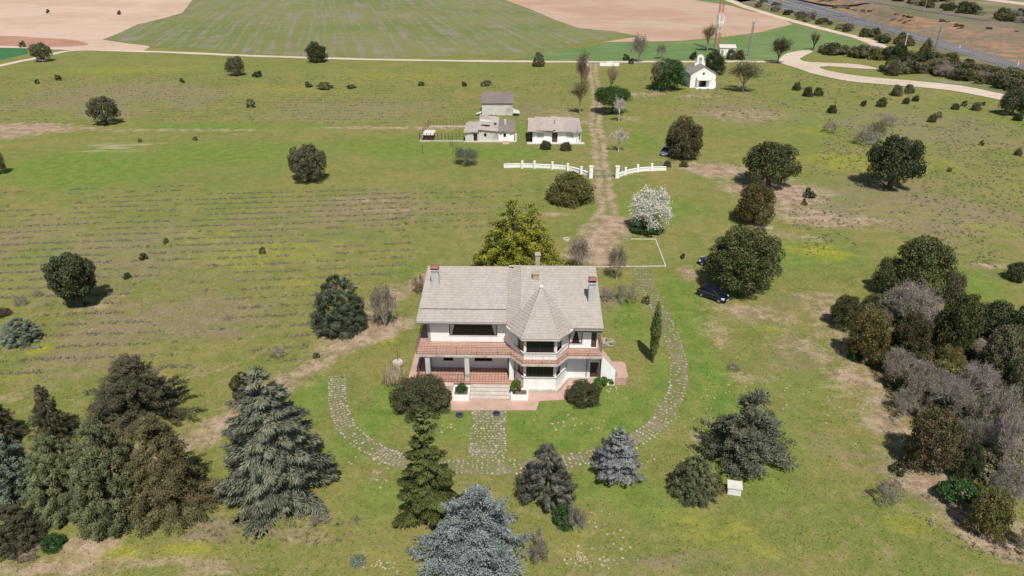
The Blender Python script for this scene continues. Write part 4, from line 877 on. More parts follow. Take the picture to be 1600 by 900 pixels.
MB().box(-3.6,3.6,-.25,.25,0,1.1).build('wall','white_render',wl); MB().box(-1.2,1.2,.3,2.6,0,1.3).build('water_trough','fascia',wl)
# ------------------------------------------------------------------ mast, poles, pylons
plain('mast_red', (.55,.20,.15), .5, .1); plain('mast_white', (.78,.77,.75), .5, .06); plain('galvanised', (.42,.43,.44), .5, .1, metal=.3); plain('concrete_pole', (.40,.37,.33), .9, .12, 2)
def lattice(parent, z0, z1, w0, w1, m, n, nseg, name, leg=.09, br=.045):
    pr=MB()
    def cr(z): t=(z-z0)/(z1-z0); ww=(w0+(w1-w0)*t)/2; return [Vector((ww*math.cos(2*math.pi*(k+.5)/n)*1.2, ww*math.sin(2*math.pi*(k+.5)/n)*1.2, z)) for k in range(n)]
    for i in range(nseg):
        a=cr(z0+(z1-z0)*i/nseg); b_=cr(z0+(z1-z0)*(i+1)/nseg)
        for k in range(n): pr.bar(a[k],b_[k],leg); pr.bar(a[k],b_[(k+1)%n],br); pr.bar(b_[k],a[(k+1)%n],br); pr.bar(b_[k],b_[(k+1)%n],br)
    return pr.build(name,m,parent)
ms = empty('radio_mast', g(1119, 80), 'tall lattice radio mast banded red and white behind the chapel', 'mast')
for i,(a,b_) in enumerate(((0,7.2),(7.2,15),(15,22.5),(22.5,30),(30,37))): lattice(ms,a,b_,2.2-.02*a,2.2-.02*b_,'mast_white' if i%2 else 'mast_red',4,6,'mast_section',.11,.055)
MB().tube((0,-1.7,10.6),(.1,-1.2,10.7),.9,.9,14).build('dish','mast_white',ms); 
for a in (0,2.1,4.2): MB().box(1.5*math.cos(a)-.2,1.5*math.cos(a)+.2,1.5*math.sin(a)-.12,1.5*math.sin(a)+.12,11,14).build('panel_antenna','mast_white',ms)
MB().tube((0,0,10.9),(0,0,11.0),1.6,1.6,12).build('platform','mast_white',ms)
up = empty('lattice_power_pole', g(1170, 88), 'slim grey lattice power pole between the shed and brown roadside tree', 'pole')
lattice(up,0,13,.95,.45,'concrete_pole',4,10,'pole',.13,.07); MB().box(-.8,.8,-.06,.06,12.6,12.75).build('cross_arm','concrete_pole',up)
for x in (-.7,0,.7): MB().tube((x,0,12.75),(x,0,13.1),.06,.04,6).build('insulator','brown_shutter',up)
lp2 = empty('lattice_power_pole', g(1457, 95), 'thin pale lattice pylon with cross arms among shrubs near the motorway', 'pylon')
lattice(lp2,0,13,1.0,.4,'galvanised',4,9,'pole',.1,.05)
for z in (11.2,12.8): MB().box(-1.7,1.7,-.07,.07,z,z+.14).build('cross_arm','galvanised',lp2)
cpole = MB().tube((0,0,0),(0,0,6.0),.22,.14,8).build('concrete_post','fascia',label='pale concrete post in front of the motorway shrubs',cat='post'); cpole.location=g(1413,75)
lmp = empty('street_lamp', g(1441,26,5.1), 'tall slim grey street lamp beside the service road', 'street lamp')
MB().tube((0,0,0),(.5,0,13),.14,.08,8).build('column','galvanised',lmp); MB().bar((.5,0,13),(2.0,0,13.3),.1).build('arm','galvanised',lmp); MB().box(1.7,2.5,-.15,.15,13.25,13.4).build('lamp_head','galvanised',lmp)
lm3 = MB().tube((0,0,0),(0,0,4),.1,.07,6).build('marker_post','galvanised',label='short grey marker post along the service road',cat='post'); lm3.location=g(1425,14,5.1)
for i,(p,lb) in enumerate((((1499,76),'white marker post on the far verge of the motorway'),((1590,103),'white marker post on the far verge near the right edge'))):
    o=MB().box(-.14,.14,-.08,.08,0,1.5).build('marker_post','mast_white',label=lb,cat='post'); o.location=g(*p)
# guard rail along the gravel road
gr_=empty('guard_rail', g(1432,125),'low pale guard rail edging the gravel road at the right','guard rail'); o0=Vector(g(1432,125)); gp=[Vector(g(*p))-o0 for p in [(1432,125),(1470,130),(1510,134),(1545,141),(1572,147)]]
for a,b_ in zip(gp[:-1],gp[1:]):
    MB().bar((a.x,a.y,.65),(b_.x,b_.y,.65),.08,.35).build('beam','galvanised',gr_)
    for t in (0,.5): q=a.lerp(b_,t); MB().box(q.x-.08,q.x+.08,q.y-.08,q.y+.08,0,.6).build('post','galvanised',gr_)
# ------------------------------------------------------------------ cars
def car_paint(name,c,metal=.3):
    m,nt,b=new_mat(name); b.inputs['Base Color'].default_value=(*c,1); b.inputs['Roughness'].default_value=.28; b.inputs['Metallic'].default_value=metal
    b.inputs['Coat Weight'].default_value=.6; b.inputs['Coat Roughness'].default_value=.08
    col=mix(nt,1.0,c,val(nt,noise(nt,3,4,objc(nt)),.85,1.15),'MULTIPLY'); nt.links.new(col,b.inputs['Base Color'])
car_paint('navy_paint',(.012,.018,.045)); car_paint('silver_blue_paint',(.32,.40,.52),.5); car_paint('white_paint',(.7,.68,.68),0); car_paint('red_paint',(.4,.06,.05),0)
plain('chrome',(.6,.6,.62),.25,.03,metal=.8); plain('headlamp',(.75,.78,.82),.15,.03,spec=.8); plain('tail_red',(.4,.02,.02),.3,.05); plain('wheel_rim',(.38,.38,.40),.35,.05,metal=.6)
m,nt,b=new_mat('car_glass'); b.inputs['Base Color'].default_value=(.01,.012,.016,1); b.inputs['Roughness'].default_value=.05; b.inputs['Specular IOR Level'].default_value=.6
def car(loc,rz,paint,label,group=None,L=4.2,W=1.78,H=1.5,van=False):
    e=empty('parked_car',loc,label,'car',group,rz)
    # body: cross sections along x (front = +x)
    st=[(-.5,.30,.62,.74),(-.49,.20,.92,.86),(-.44,.17,1.0,.95),(-.30,.16,1.0,1.0),(0,.16,.97,1.0),(.22,.16,.95,1.0),(.34,.17,.88,.99),(.43,.18,.80,.79),(.485,.22,.70,.82),(.5,.32,.56,.68)]
    vs=[];fs=[];N=12
    for (t,zb,zt,wf) in st:
        x=t*L; hw=W/2*wf; zt=zt*(H/1.5)
        ring=[(-hw*.86,zb),(-hw,zb+.14),(-hw*1.0,(zb+zt)/2),(-hw*.97,zt-.12),(-hw*.88,zt-.02),(-hw*.4,zt+.03),(hw*.4,zt+.03),(hw*.88,zt-.02),(hw*.97,zt-.12),(hw,(zb+zt)/2),(hw,zb+.14),(hw*.86,zb)]
        vs+=[(x,y,z) for y,z in ring]
    for i in range(len(st)-1):
        for k in range(N): fs.append((i*N+k,i*N+(k+1)%N,(i+1)*N+(k+1)%N,(i+1)*N+k))
    fs+=[tuple(range(N)),tuple(range((len(st)-1)*N,len(st)*N))[::-1]]
    b=MB().add(vs,fs).build('body',paint,e,smooth=True); md=b.modifiers.new('s','SUBSURF'); md.levels=1; md.render_levels=1
    zb=.93*H/1.5; r0=-.47 if not van else -.49; 
    bot=[(r0*L,.80),(.27*L if not van else .34*L,.80)]; top=[(-.36*L if not van else -.46*L,.64),(.06*L if not van else .14*L,.64)]
    def gh(x0,x1,w0,z0,X0,X1,w1,z1): return [(x0,-w0,z0),(x1,-w0,z0),(x1,w0,z0),(x0,w0,z0)],[(X0,-w1,z1),(X1,-w1,z1),(X1,w1,z1),(X0,w1,z1)]
    A,Bt=gh(bot[0][0],bot[1][0],W*.455,zb,top[0][0],top[1][0],W*.37,H-.07); MB().hexa(A,Bt).build('windows','car_glass',e,bev=.05)
    A,Bt=gh(top[0][0]-.03,top[1][0]+.03,W*.375,H-.085,top[0][0]+.1,top[1][0]-.1,W*.33,H); MB().hexa(A,Bt).build('roof',paint,e,bev=.03)
    for s_ in (-1,1):
        pl_=MB()
        for fx in (0.0,.36,.68,1.0):
            xb=bot[0][0]+(bot[1][0]-bot[0][0])*fx; xt=top[0][0]+(top[1][0]-top[0][0])*fx; pl_.bar((xb,s_*W*.458,zb),(xt,s_*W*.375,H-.06),.075,.05)
        pl_.build('window_pillar',paint,e); MB().bar((bot[0][0]+.1,s_*W*.468,zb+.0),(bot[1][0]-.2,s_*W*.468,zb-.0),.03,.035).build('window_trim','chrome',e)
        MB().bar((bot[1][0]-.02,s_*W*.455,zb+.02),(top[1][0]+.02,s_*W*.38,H-.05),.04,.04).build('windscreen_trim','chrome',e)
        for xw in (-.305*L,.31*L):
            mb=MB().tube((xw,s_*(W/2-.2),.32),(xw,s_*(W/2+.015),.32),.32,.32,18); wl_=mb.build('wheel','tyre_black',e,bev=.02); MB().tube((xw,s_*(W/2),.32),(xw,s_*(W/2+.03),.32),.2,.19,12).build('rim','wheel_rim',wl_)
        MB().hexa([(.44*L,s_*W*.24,.60),(.478*L,s_*W*.24,.60),(.445*L,s_*W*.44,.60),(.385*L,s_*W*.45,.60)],[(.42*L,s_*W*.24,.78),(.455*L,s_*W*.24,.76),(.425*L,s_*W*.43,.78),(.365*L,s_*W*.44,.80)]).build('headlight','headlamp',e)
        MB().box(-.497*L,-.46*L,s_*W*.40-.09,s_*W*.40+.09,.72,.92).build('tail_light','tail_red',e)
        MB().box(.16*L,.20*L,s_*W*.5-.02,s_*W*.5+.14*s_+.02,zb+.02,zb+.15).build('mirror',paint,e)
    MB().box(.497*L,.505*L,-.25,.25,.38,.5).build('number_plate','mast_white',e); MB().box(.492*L,.5*L,-.5,.5,.52,.62).build('grille','tyre_black',e)
    return e
ca=g(1095,464); cb=g(1122.5,474); yaw=math.atan2(cb[1]-ca[1],cb[0]-ca[0]); mx=(ca[0]+cb[0])/2; my=(ca[1]+cb[1])/2
car((mx-math.sin(yaw)*.85,my+math.cos(yaw)*.85,0),yaw,'navy_paint','dark navy hatchback parked on the grass below the big round oak')
car(g(1113,415),R(150),'navy_paint','dark blue car parked in the shade behind the big round oak')
car(g(1041,241),R(-120),'silver_blue_paint','pale silver-blue car parked in the shade of the brownish oak',L=4.4,H=1.7,van=True)
car(g(66,96),R(-30),'white_paint','small pale vehicle parked under the umbrella shaped tree at the far left',L=4.0,H=1.6,van=True)
# ------------------------------------------------------------------ foliage materials
leaf_mat('oak_green', (0.073, 0.092, 0.033), (0.107, 0.111, 0.044), gl=.15)
leaf_mat('oak_dark', (0.054, 0.080, 0.035), (0.086, 0.098, 0.047), gl=.15)
leaf_mat('oak_grey', (0.128, 0.125, 0.067), (0.182, 0.161, 0.093))
leaf_mat('oak_brown', (.125,.092,.045), (.085,.085,.04))
leaf_mat('oak_golden', (.16,.122,.038), (.105,.10,.036))
leaf_mat('bush_olive', (0.117, 0.125, 0.041), (0.182, 0.151, 0.051))
leaf_mat('bush_redbrown', (.115,.10,.055), (.085,.105,.04), patch=1.2)
leaf_mat('bright_leaf', (.085,.17,.025), (.11,.19,.03)); leaf_mat('dark_leaf', (0.034, 0.093, 0.028), (0.054, 0.116, 0.031))
leaf_mat('pine_green', (0.041, 0.106, 0.022), (0.072, 0.136, 0.032)); leaf_mat('silver_leaf', (.15,.19,.12), (.11,.15,.08)); leaf_mat('spring_leaf', (.22,.22,.06), (.16,.18,.05), trans=.3)
leaf_mat('cypress_green', (0.061, 0.098, 0.025), (0.113, 0.136, 0.036)); 
leaf_mat('golden_conifer', (.045,.075,.012), (.085,.11,.016), tip=(.40,.38,.045), patch=.8); leaf_mat('cedar_grey', (0.154, 0.170, 0.117), (0.195, 0.194, 0.125), tip=(0.370, 0.388, 0.294)); leaf_mat('cedar_slate', (.058,.066,.04), (.078,.08,.05), tip=(.20,.205,.15)); leaf_mat('conifer_dark', (.045,.07,.038), (.06,.08,.045), tip=(.16,.20,.125)); leaf_mat('cedar_olive', (.115,.10,.045), (.085,.095,.045), tip=(.23,.19,.095))
leaf_mat('cedar_green', (0.123, 0.151, 0.071), (0.154, 0.155, 0.071), tip=(.20,.225,.115)); leaf_mat('cedar_blue', (.12,.155,.145), (.16,.185,.165), tip=(.43,.49,.49))
leaf_mat('cedar_teal', (0.113, 0.155, 0.110), (0.154, 0.184, 0.133), tip=(0.307, 0.369, 0.276)); leaf_mat('cedar_dark', (.085,.078,.042), (.055,.065,.035), tip=(.21,.175,.11))
leaf_mat('fir_light', (.068,.095,.026), (.085,.115,.034), tip=(.25,.28,.08)); leaf_mat('spruce_silver', (0.217, 0.256, 0.256), (0.264, 0.295, 0.295), tip=(0.500, 0.500, 0.500)); leaf_mat('weeping_grey', (.13,.135,.095), (.17,.155,.135), tip=(.33,.33,.27))
leaf_mat('blossom', (.72,.70,.64), (.60,.60,.48), dark=.8, bright=1.1, patch=1.0); leaf_mat('twig_leaf', (.27,.23,.185), (.20,.19,.12)); leaf_mat('heather', (.26,.225,.175), (.21,.20,.12), patch=.05)
leaf_mat('red_twig', (.20,.085,.06), (.15,.08,.05)); leaf_mat('straw', (.34,.29,.19), (.26,.22,.13))
plain('bark', (.10,.075,.055), .95, .25, 4); plain('bark_pale', (.30,.26,.23), .95, .2, 4); plain('bark_grey', (.39,.335,.30), .95, .2, 3); plain('bark_white', (.55,.50,.46), .9, .15, 4); plain('bark_red', (.33,.24,.18), .95, .2, 3)
# ------------------------------------------------------------------ plant geometry
def unit(v): return v / np.maximum(np.linalg.norm(v, axis=-1, keepdims=True), 1e-6)
def rnd_unit(n): return unit(rng.normal(size=(n, 3)))
def quads(c, nrm, size, aspect=1.0):
    n = len(c); r = rnd_unit(n); u = unit(np.cross(nrm, r)); v = np.cross(nrm, u); s = (size * rng.uniform(.6, 1.3, n))[:, None]
    k = s * rng.uniform(.55, .9, n)[:, None] * aspect
    V = np.stack([c - u*s*.5, c + v*k*.5, c + u*s*.5, c - v*k*.5], 1); V += nrm[:, None] * (np.array([0, 1, 0, 1])[None, :, None] * s[:, None] * .12)
    return V
def spindles(p, d, length, width):
    """slim three sided sprays, base at p, pointing along d"""
    n = len(p); a = unit(np.cross(d, rnd_unit(n))); b = np.cross(d, a); V = np.zeros((n, 4, 3))
    for k in range(3):
        an = 2*math.pi*k/3; V[:, k] = p + (a*math.cos(an) + b*math.sin(an)) * width[:, None] + d * length[:, None] * .15
    V[:, 3] = p + d * length[:, None]; return V
def lobed_crown(nl, Rr, z0, z1, nleaf, leaf, lobe=(.26, .42), flat=.0, up=.25, shell=.75, shape=None, dens_low=.75, gap=0):
    """lobes filling an ellipsoid-like crown; leaf faces spread over the lobes"""
    cz = (z0+z1)/2; hz = (z1-z0)/2; u = rnd_unit(nl*3); u = u[u[:, 2] > -.85][:nl]; rad = rng.uniform(.35, 1, len(u))**.5
    C = u * rad[:, None] * shell; C[:, :2] *= (1 + np.clip(-u[:, 2:3], 0, 1)*.4); C[:, 2] = C[:, 2] * hz + cz; C[:, :2] *= Rr
    lr = rng.uniform(*lobe, len(C)) * min(Rr, hz * 1.15)
    if shape is not None: C, lr = shape(C, lr)
    w_ = lr**2; idx = rng.choice(len(C), nleaf*2, p=w_/w_.sum()); d = rnd_unit(nleaf*2); d[:, 2] += up*.4; d = unit(d)
    P = C[idx] + d * lr[idx][:, None] * rng.uniform(.72, 1.08, nleaf*2)[:, None] * np.array([1, 1, .85])
    q = (P - np.array([0, 0, cz])) / np.array([Rr, Rr, hz]); e = np.linalg.norm(q, axis=1)
    keep = (e > .5) & (P[:, 2] > max(z0*.6, .04)) & (rng.random(len(P)) < np.where(d[:, 2] < -.3, dens_low, 1))
    if gap: keep &= vnoise(P[:,0]*1.0+P[:,2], P[:,1]+P[:,2]*.7, .9/max(Rr*.2,.3), 4) > gap
    P = P[keep][:nleaf]; d = d[keep][:nleaf]; li = idx[keep][:nleaf]
    N = unit(d*.9 + rng.normal(size=P.shape)*.55 + np.array([0, 0, up])); V = quads(P, N, np.full(len(P), leaf))
    lt = rng.random(len(C)); T = np.stack([np.clip(.5 + rng.normal(size=len(P))*.2, 0, 1), lt[li]*.6 + rng.random(len(P))*.4, np.zeros(len(P))], 1)
    return V, T
def quad_mesh(name, V, T, m):
    n = len(V); return np_mesh(name, V.reshape(-1, 3), np.arange(4*n).reshape(n, 4), 4, m, {'tint': np.repeat(T, 4, 0)})
def spin_mesh(name, V, T, m):
    n = len(V); b = (np.arange(n)*4)[:, None]; f = np.concatenate([b+np.array([0, 1, 3]), b+np.array([1, 2, 3]), b+np.array([2, 0, 3])], 0)
    T4 = np.repeat(T, 4, 0).reshape(n, 4, 3).copy(); T4[:, 3, 2] = 1; T4[:, :3, 2] = .15
    return np_mesh(name, V.reshape(-1, 3), f, 3, m, {'tint': T4.reshape(-1, 3)})
def seg_mesh(name, segs, m, sides=4):
    S = np.array([[*a, *b, r0, r1] for a, b, r0, r1 in segs]); n = len(S); p = S[:, :3]; q = S[:, 3:6]; d = unit(q-p)
    a = unit(np.cross(d, np.where(np.abs(d[:, 2:3]) > .9, np.array([[1., 0, 0]]), np.array([[0, 0, 1.]])))); b = np.cross(d, a); V = np.zeros((n, 2*sides, 3))
    for k in range(sides):
        o = a*math.cos(2*math.pi*k/sides) + b*math.sin(2*math.pi*k/sides); V[:, k] = p + o*S[:, 6:7]; V[:, sides+k] = q + o*S[:, 7:8]
    f = np.array([[k, (k+1) % sides, sides+(k+1) % sides, sides+k] for k in range(sides)])
    Fc = (np.arange(n)*2*sides)[:, None, None] + f[None]
    return np_mesh(name, V.reshape(-1, 3), Fc.reshape(-1, 4), 4, m, {'tint': np.tile(rng.random((n, 1, 3)), (1, 2*sides, 1)).reshape(-1, 3)})
def trunk_segs(Rr, h0, h1, r, limbs=6, lean=0):
    s = []; p = np.array([0, 0, -.1]); top = np.array([lean, 0, h0]); s.append((p, top, r*1.25, r*.85))
    for k in range(limbs):
        a = 2*math.pi*k/limbs + random.random(); e = top + np.array([math.cos(a)*Rr*.45, math.sin(a)*Rr*.45, (h1-h0)*random.uniform(.25, .5)]); s.append((top - np.array([0, 0, .1]), e, r*.5, r*.28))
        e2 = e + np.array([math.cos(a+.5)*Rr*.25, math.sin(a+.5)*Rr*.25, (h1-h0)*.2]); s.append((e, e2, r*.28, r*.1)); e3 = e + np.array([math.cos(a-.6)*Rr*.2, math.sin(a-.6)*Rr*.2, (h1-h0)*.25]); s.append((e, e3, r*.25, r*.08))
    return s
def conifer_crown(H, Rr, nb, nsp, slen=.5, swid=.09, droop=.25, rise=.1, prof=None, z0=.04, plate=.28, tdroop=.2, irregular=.2, tip_up=0, leaders=None):
    prof = prof or (lambda t: (1-t)**.85*.96+.04)
    P = []; D = []; T = []; segs = []
    tt = np.sort(rng.uniform(0, 1, nb)**1.15)
    for i, t in enumerate(tt):
        z = H*(z0 + (1-z0)*t*.985); L = Rr*prof(t)*rng.uniform(1-irregular, 1+irregular*.6)
        if L < .1: L = .1
        a = i*2.399963 + rng.normal()*.25; dr = rise + rng.normal()*.06 + (t**2)*.5
        n = max(6, int(nsp*(L/Rr)**1.3)); s = rng.uniform(.12, 1, n)**.75
        rad = np.array([math.cos(a), math.sin(a), 0]); lat = np.array([-math.sin(a), math.cos(a), 0]); lo = rng.uniform(-1, 1, n)
        wd = plate*L*np.sin(np.pi*np.clip(s*.9+.08, 0, 1))*(1.1-.35*s)
        zz = dr*s*L - droop*(s**2)*L + tip_up*(s**4)*L
        pos_ = rad*(s*L)[:, None] + lat*(lo*wd)[:, None]; pos_[:, 2] = z + zz - np.abs(lo)*wd*tdroop + rng.normal(size=n)*.05*L**.5
        dirn = rad[None]*(.8+.2*s)[:, None] + lat[None]*(lo*.75)[:, None] + rng.normal(size=(n, 3))*.22; dirn[:, 2] += dr - 1.6*droop*s - tdroop*.8*rng.uniform(.3, 1.2, n) + 3*tip_up*s**3
        P.append(pos_); D.append(unit(dirn)); bt_ = rng.random(); T.append(np.stack([np.clip(.5+rng.normal(size=n)*.16+(bt_-.5)*.3, 0, 1), np.full(n, bt_)*.5+rng.random(n)*.5, np.zeros(n)], 1))
        segs.append((np.array([0, 0, z-.15]), np.array([0, 0, z]) + rad*L*.75 + np.array([0, 0, dr*.75*L-droop*.56*L]), .035+.05*L/Rr, .015))
    P = np.concatenate(P); D = np.concatenate(D); T = np.concatenate(T); n = len(P)
    V = spindles(P, D, slen*rng.uniform(.6, 1.3, n), swid*rng.uniform(.7, 1.3, n)); segs.append((np.array([0, 0, -.1]), np.array([0, 0, H*.55]), .035*H*.6+.05, .02*H*.5)); segs.append((np.array([0, 0, H*.55]), np.array([0, 0, H*.97]), .02*H*.5, .02))
    return V, T, segs
def bare_segs(H, Rr, levels=4, split=5, r0=.22, trunk=.22, up=.5, seed=1, thin=.6, twig=1.0):
    rs = np.random.default_rng(seed); S = []
    def rec(p, d, L, r, lv):
        q = p + d*L; k = p + d*L*.5 + rs.normal(size=3)*L*.06; S.append((p, k, r, r*.85)); S.append((k, q, r*.85, r*.65))
        if lv == 0: return
        for i in range(split if lv > 1 else split + 1):
            t = rs.uniform(.35, 1); o = p + (q-p)*t; nd = rs.normal(size=3); nd -= d*nd.dot(d); nd /= np.linalg.norm(nd); e = d*rs.uniform(.5, .9) + nd*rs.uniform(.6, 1.0); e[2] += up*.35; e /= np.linalg.norm(e)
            rec(o, e, L*rs.uniform(.5, .75), max(r*.48, .012*twig), lv-1)
    n0 = 5
    base = np.array([0, 0, H*trunk]); S.append((np.array([0, 0, -.1]), base, r0*1.2, r0))
    for i in range(n0):
        a = 2*math.pi*i/n0 + rs.random(); d = np.array([math.cos(a)*Rr/H*1.5, math.sin(a)*Rr/H*1.5, .9]); d /= np.linalg.norm(d); rec(base, d, H*.38, r0*.6, levels)
    P = np.array([s[1] for s in S]); mz = np.percentile(P[:, 2], 99.5); mr = np.percentile(np.hypot(P[:, 0], P[:, 1]), 98)
    f = np.array([Rr/mr, Rr/mr, H/mz]); return [(a*f, b*f, c, d) for a, b, c, d in S]
# prototypes: (crown mesh, trunk mesh, nominal radius, nominal height)
PROTO = {}
def proto_round(key, Rr, h, z0, nl, nleaf, leaf, trunk_r, limbs=6, bark='bark', mat='oak_green', **kw):
    V, T = lobed_crown(nl, Rr, z0*h, h, nleaf, leaf, **kw); V[..., 2] = np.clip(V[..., 2], .02, None)
    # normalise so that the crown really reaches Rr and h
    nr, nh = extent(V); PROTO[key] = (quad_mesh('crown', V, T, mat), seg_mesh('trunk', trunk_segs(Rr, max(z0*h*1.3, h*.15), h, trunk_r, limbs), bark, 7), nr, nh)
def extent(V):
    q = V.reshape(-1, 3); return float(np.percentile(np.hypot(q[:, 0], q[:, 1]), 99.3)), float(np.percentile(q[:, 2], 99.7))
proto_round('oak1', 5, 8.5, -.08, 120, 17000, .30, .45, lobe=(.15,.27), shell=.86); proto_round('oak2', 5, 8.0, -.04, 80, 14000, .31, .45, lobe=(.2,.34), shell=.84); proto_round('oak3', 5, 8.5, -.03, 130, 18000, .29, .4, lobe=(.14,.26), shell=.88)
proto_round('oakbig', 5.4, 10, .02, 150, 26000, .27, .6, lobe=(.12,.22), shell=.9); proto_round('oaklow', 5, 6.5, -.45, 190, 26000, .26, .3, lobe=(.14,.24), shell=.88)
def fan(C, lr): C = C.copy(); t = (C[:,2]-C[:,2].min())/np.ptp(C[:,2]); C[:, :2] *= (.35+.8*t)[:, None]; return C, lr
proto_round('fan', 4.5, 8, .06, 110, 17000, .26, .35, shape=fan, lobe=(.14,.24), shell=.9)
proto_round('bush1', 1.6, 2.0, -.4, 70, 6000, .15, .08, lobe=(.18,.3), shell=.82); proto_round('bush2', 1.6, 2.0, .04, 18, 2600, .19, .08, lobe=(.3,.45), gap=.3)
proto_round('bigbush', 3, 3.6, -.5, 220, 36000, .13, .15, lobe=(.12,.2), shell=.9); proto_round('shrubsmall', 1, 1.3, .03, 12, 700, .22, .06, limbs=3, lobe=(.3,.5))
proto_round('umbrella', 4, 5, .45, 60, 13000, .22, .3, lobe=(.6,.95), dens_low=.8, shell=.7); proto_round('sparse', 2.2, 5, .25, 26, 1500, .2, .12, limbs=8, lobe=(.2,.34), gap=.45, bark='bark_grey')
proto_round('spreader', 5.5, 8, .10, 80, 15000, .31, .5, lobe=(.2,.33), gap=.16, shell=.84)
def proto_con(key, H, Rr, nb, nsp, mat, bark='bark', **kw):
    V, T, S = conifer_crown(H, Rr, nb, nsp, **kw); V[..., 2] = np.clip(V[..., 2], .03, None); nr, nh = extent(V); PROTO[key] = (spin_mesh('crown', V, T, mat), seg_mesh('trunk', S, bark, 6), nr, nh)
def proto_tuft(key, H, Rr, nl, n, mat, lobe, slen, swid, prof, flat=.6, out=1.4, up=.3, irr=.2, z0=.04, bark='bark', axes=((0, 0, 1, 1),)):
    """evergreen built from many small tufts of spray set over one or more cones; axes = (x, y, height share, width share)"""
    C = []; Ra = []; L = []; segs = []
    for ax, ay, hh, ww in axes:
        k = int(nl*hh*ww**1.2*1.0); t = rng.random(k)**1.2; a = rng.random(k)*6.283; r = np.array([prof(q) for q in t])*Rr*ww*rng.uniform(.45, 1, k)**.6*(1 + rng.normal(size=k)*irr)
        C.append(np.stack([ax + np.cos(a)*r, ay + np.sin(a)*r, H*hh*(z0+(1-z0)*t)], 1)); Ra.append(np.stack([np.cos(a), np.sin(a), np.zeros(k)], 1)); L.append(rng.uniform(*lobe, k)*Rr*(.55+.45*(1-t)))
        segs += [(np.array([ax, ay, -.1]), np.array([ax, ay, H*hh*.9]), .03*H*hh, .03)]
        for q in range(0, k, 6): segs.append((np.array([ax, ay, C[-1][q, 2]*.85]), C[-1][q], .06, .02))
    C = np.concatenate(C); Ra = np.concatenate(Ra); L = np.concatenate(L); La = np.stack([-Ra[:, 1], Ra[:, 0], Ra[:, 2]], 1)
    idx = rng.choice(len(C), n, p=L**2/(L**2).sum()); d = rnd_unit(n); d[:, 2] = np.abs(d[:, 2])*np.where(rng.random(n) < .72, 1, -1)
    rr = rng.uniform(.35, 1.05, n)[:, None]*L[idx][:, None]
    P = C[idx] + (Ra[idx]*d[:, :1]*out + La[idx]*d[:, 1:2]*.85 + np.array([0, 0, 1])*d[:, 2:]*flat)*rr
    D = unit(Ra[idx]*.55 + d*.8 + np.array([0, 0, up]) + rng.normal(size=(n, 3))*.3); lt = rng.random(len(C))
    V = spindles(P, D, slen*rng.uniform(.5, 1.3, n), swid*rng.uniform(.7, 1.3, n)); V[..., 2] = np.clip(V[..., 2], .03, None)
    T = np.stack([np.clip(.5 + rng.normal(size=n)*.15 + (lt[idx]-.5)*.35, 0, 1), lt[idx]*.6 + rng.random(n)*.4, np.zeros(n)], 1)
    nr, nh = extent(V); PROTO[key] = (spin_mesh('crown', V, T, mat), seg_mesh('trunk', segs, bark, 5), nr, nh)
cone = lambda t: (1-t)**.8*.95+.05
full = lambda t: (1-t**2.2)**.75*.96+.04 if t < 1 else .04
fat = lambda t: (1-t**1.5)**.8*.96+.04 if t < 1 else .04
shy = lambda t: (1-t**1.15)**.9*.95+.05 if t < 1 else .05
dome = lambda t: (1-t**2.4)**.6*.96+.04 if t < 1 else .04
proto_con('cedarbig', 13, 5.2, 170, 420, 'cedar_grey', slen=.5, swid=.062, droop=.42, rise=.14, prof=lambda t: (1-t**1.5)**.85*.95+.05 if t < 1 else .05, plate=.22, tdroop=.5, irregular=.34, tip_up=.14)
proto_tuft('cedar2', 12, 5, 330, 34000, 'cedar_olive', (.12, .21), .36, .062, lambda t: (1-t**1.4)**.85*.95+.05 if t < 1 else .05, flat=.5, out=1.7, up=.15, irr=.2)
proto_tuft('cedar3', 11, 4.5, 420, 34000, 'cedar_green', (.10, .19), .32, .065, full, flat=.75, out=1.2, up=.1, irr=.1)
proto_tuft('cedarblue', 11, 5.5, 300, 46000, 'cedar_blue', (.08, .15), .34, .05, shy, flat=.42, out=1.9, up=.15, irr=.3, axes=((0, 0, 1, .66), (-2.6, .4, .7, .5), (2.8, .2, .74, .46), (.4, -2.2, .55, .66), (-3.6, -1.5, .45, .42), (4.0, -1.4, .52, .36)))
proto_con('fir', 13, 3.6, 92, 480, 'fir_light', slen=.34, swid=.06, droop=.10, rise=.02, prof=cone, plate=.34, tdroop=.12, irregular=.40)
proto_tuft('roundcon', 6.5, 3.2, 380, 24000, 'cedar_teal', (.09, .17), .24, .05, dome, flat=.8, out=1.2, up=.25, irr=.07)
proto_tuft('weeping', 7.5, 3.4, 220, 22000, 'weeping_grey', (.11, .19), .32, .05, shy, flat=.75, out=1.6, up=-.45, irr=.14)
proto_con('spruce', 6.2, 2.7, 100, 260, 'spruce_silver', slen=.24, swid=.042, droop=.1, rise=.25, prof=lambda t: (1-t**1.3)**.9*.95+.05 if t < 1 else .05, plate=.3, tdroop=.05, irregular=.34, z0=.1)
proto_tuft('openspruce', 8.5, 4, 120, 17000, 'cedar_teal', (.11, .2), .32, .055, shy, flat=.55, out=1.9, up=.2, irr=.2, z0=.1, axes=((.6, 0, 1, .8), (-1.6, .2, .72, .75), (2.2, -.3, .6, .55), (-.3, -1.2, .5, .8)))
proto_con('cypress', 7.7, .75, 300, 22, 'cypress_green', slen=.34, swid=.05, droop=0, rise=1.1, prof=lambda t: (.6+.9*t if t < .35 else (.93*(1-((t-.35)/.65)**1.6)+.05)), plate=.4, tdroop=-.4, irregular=.12, z0=.09)
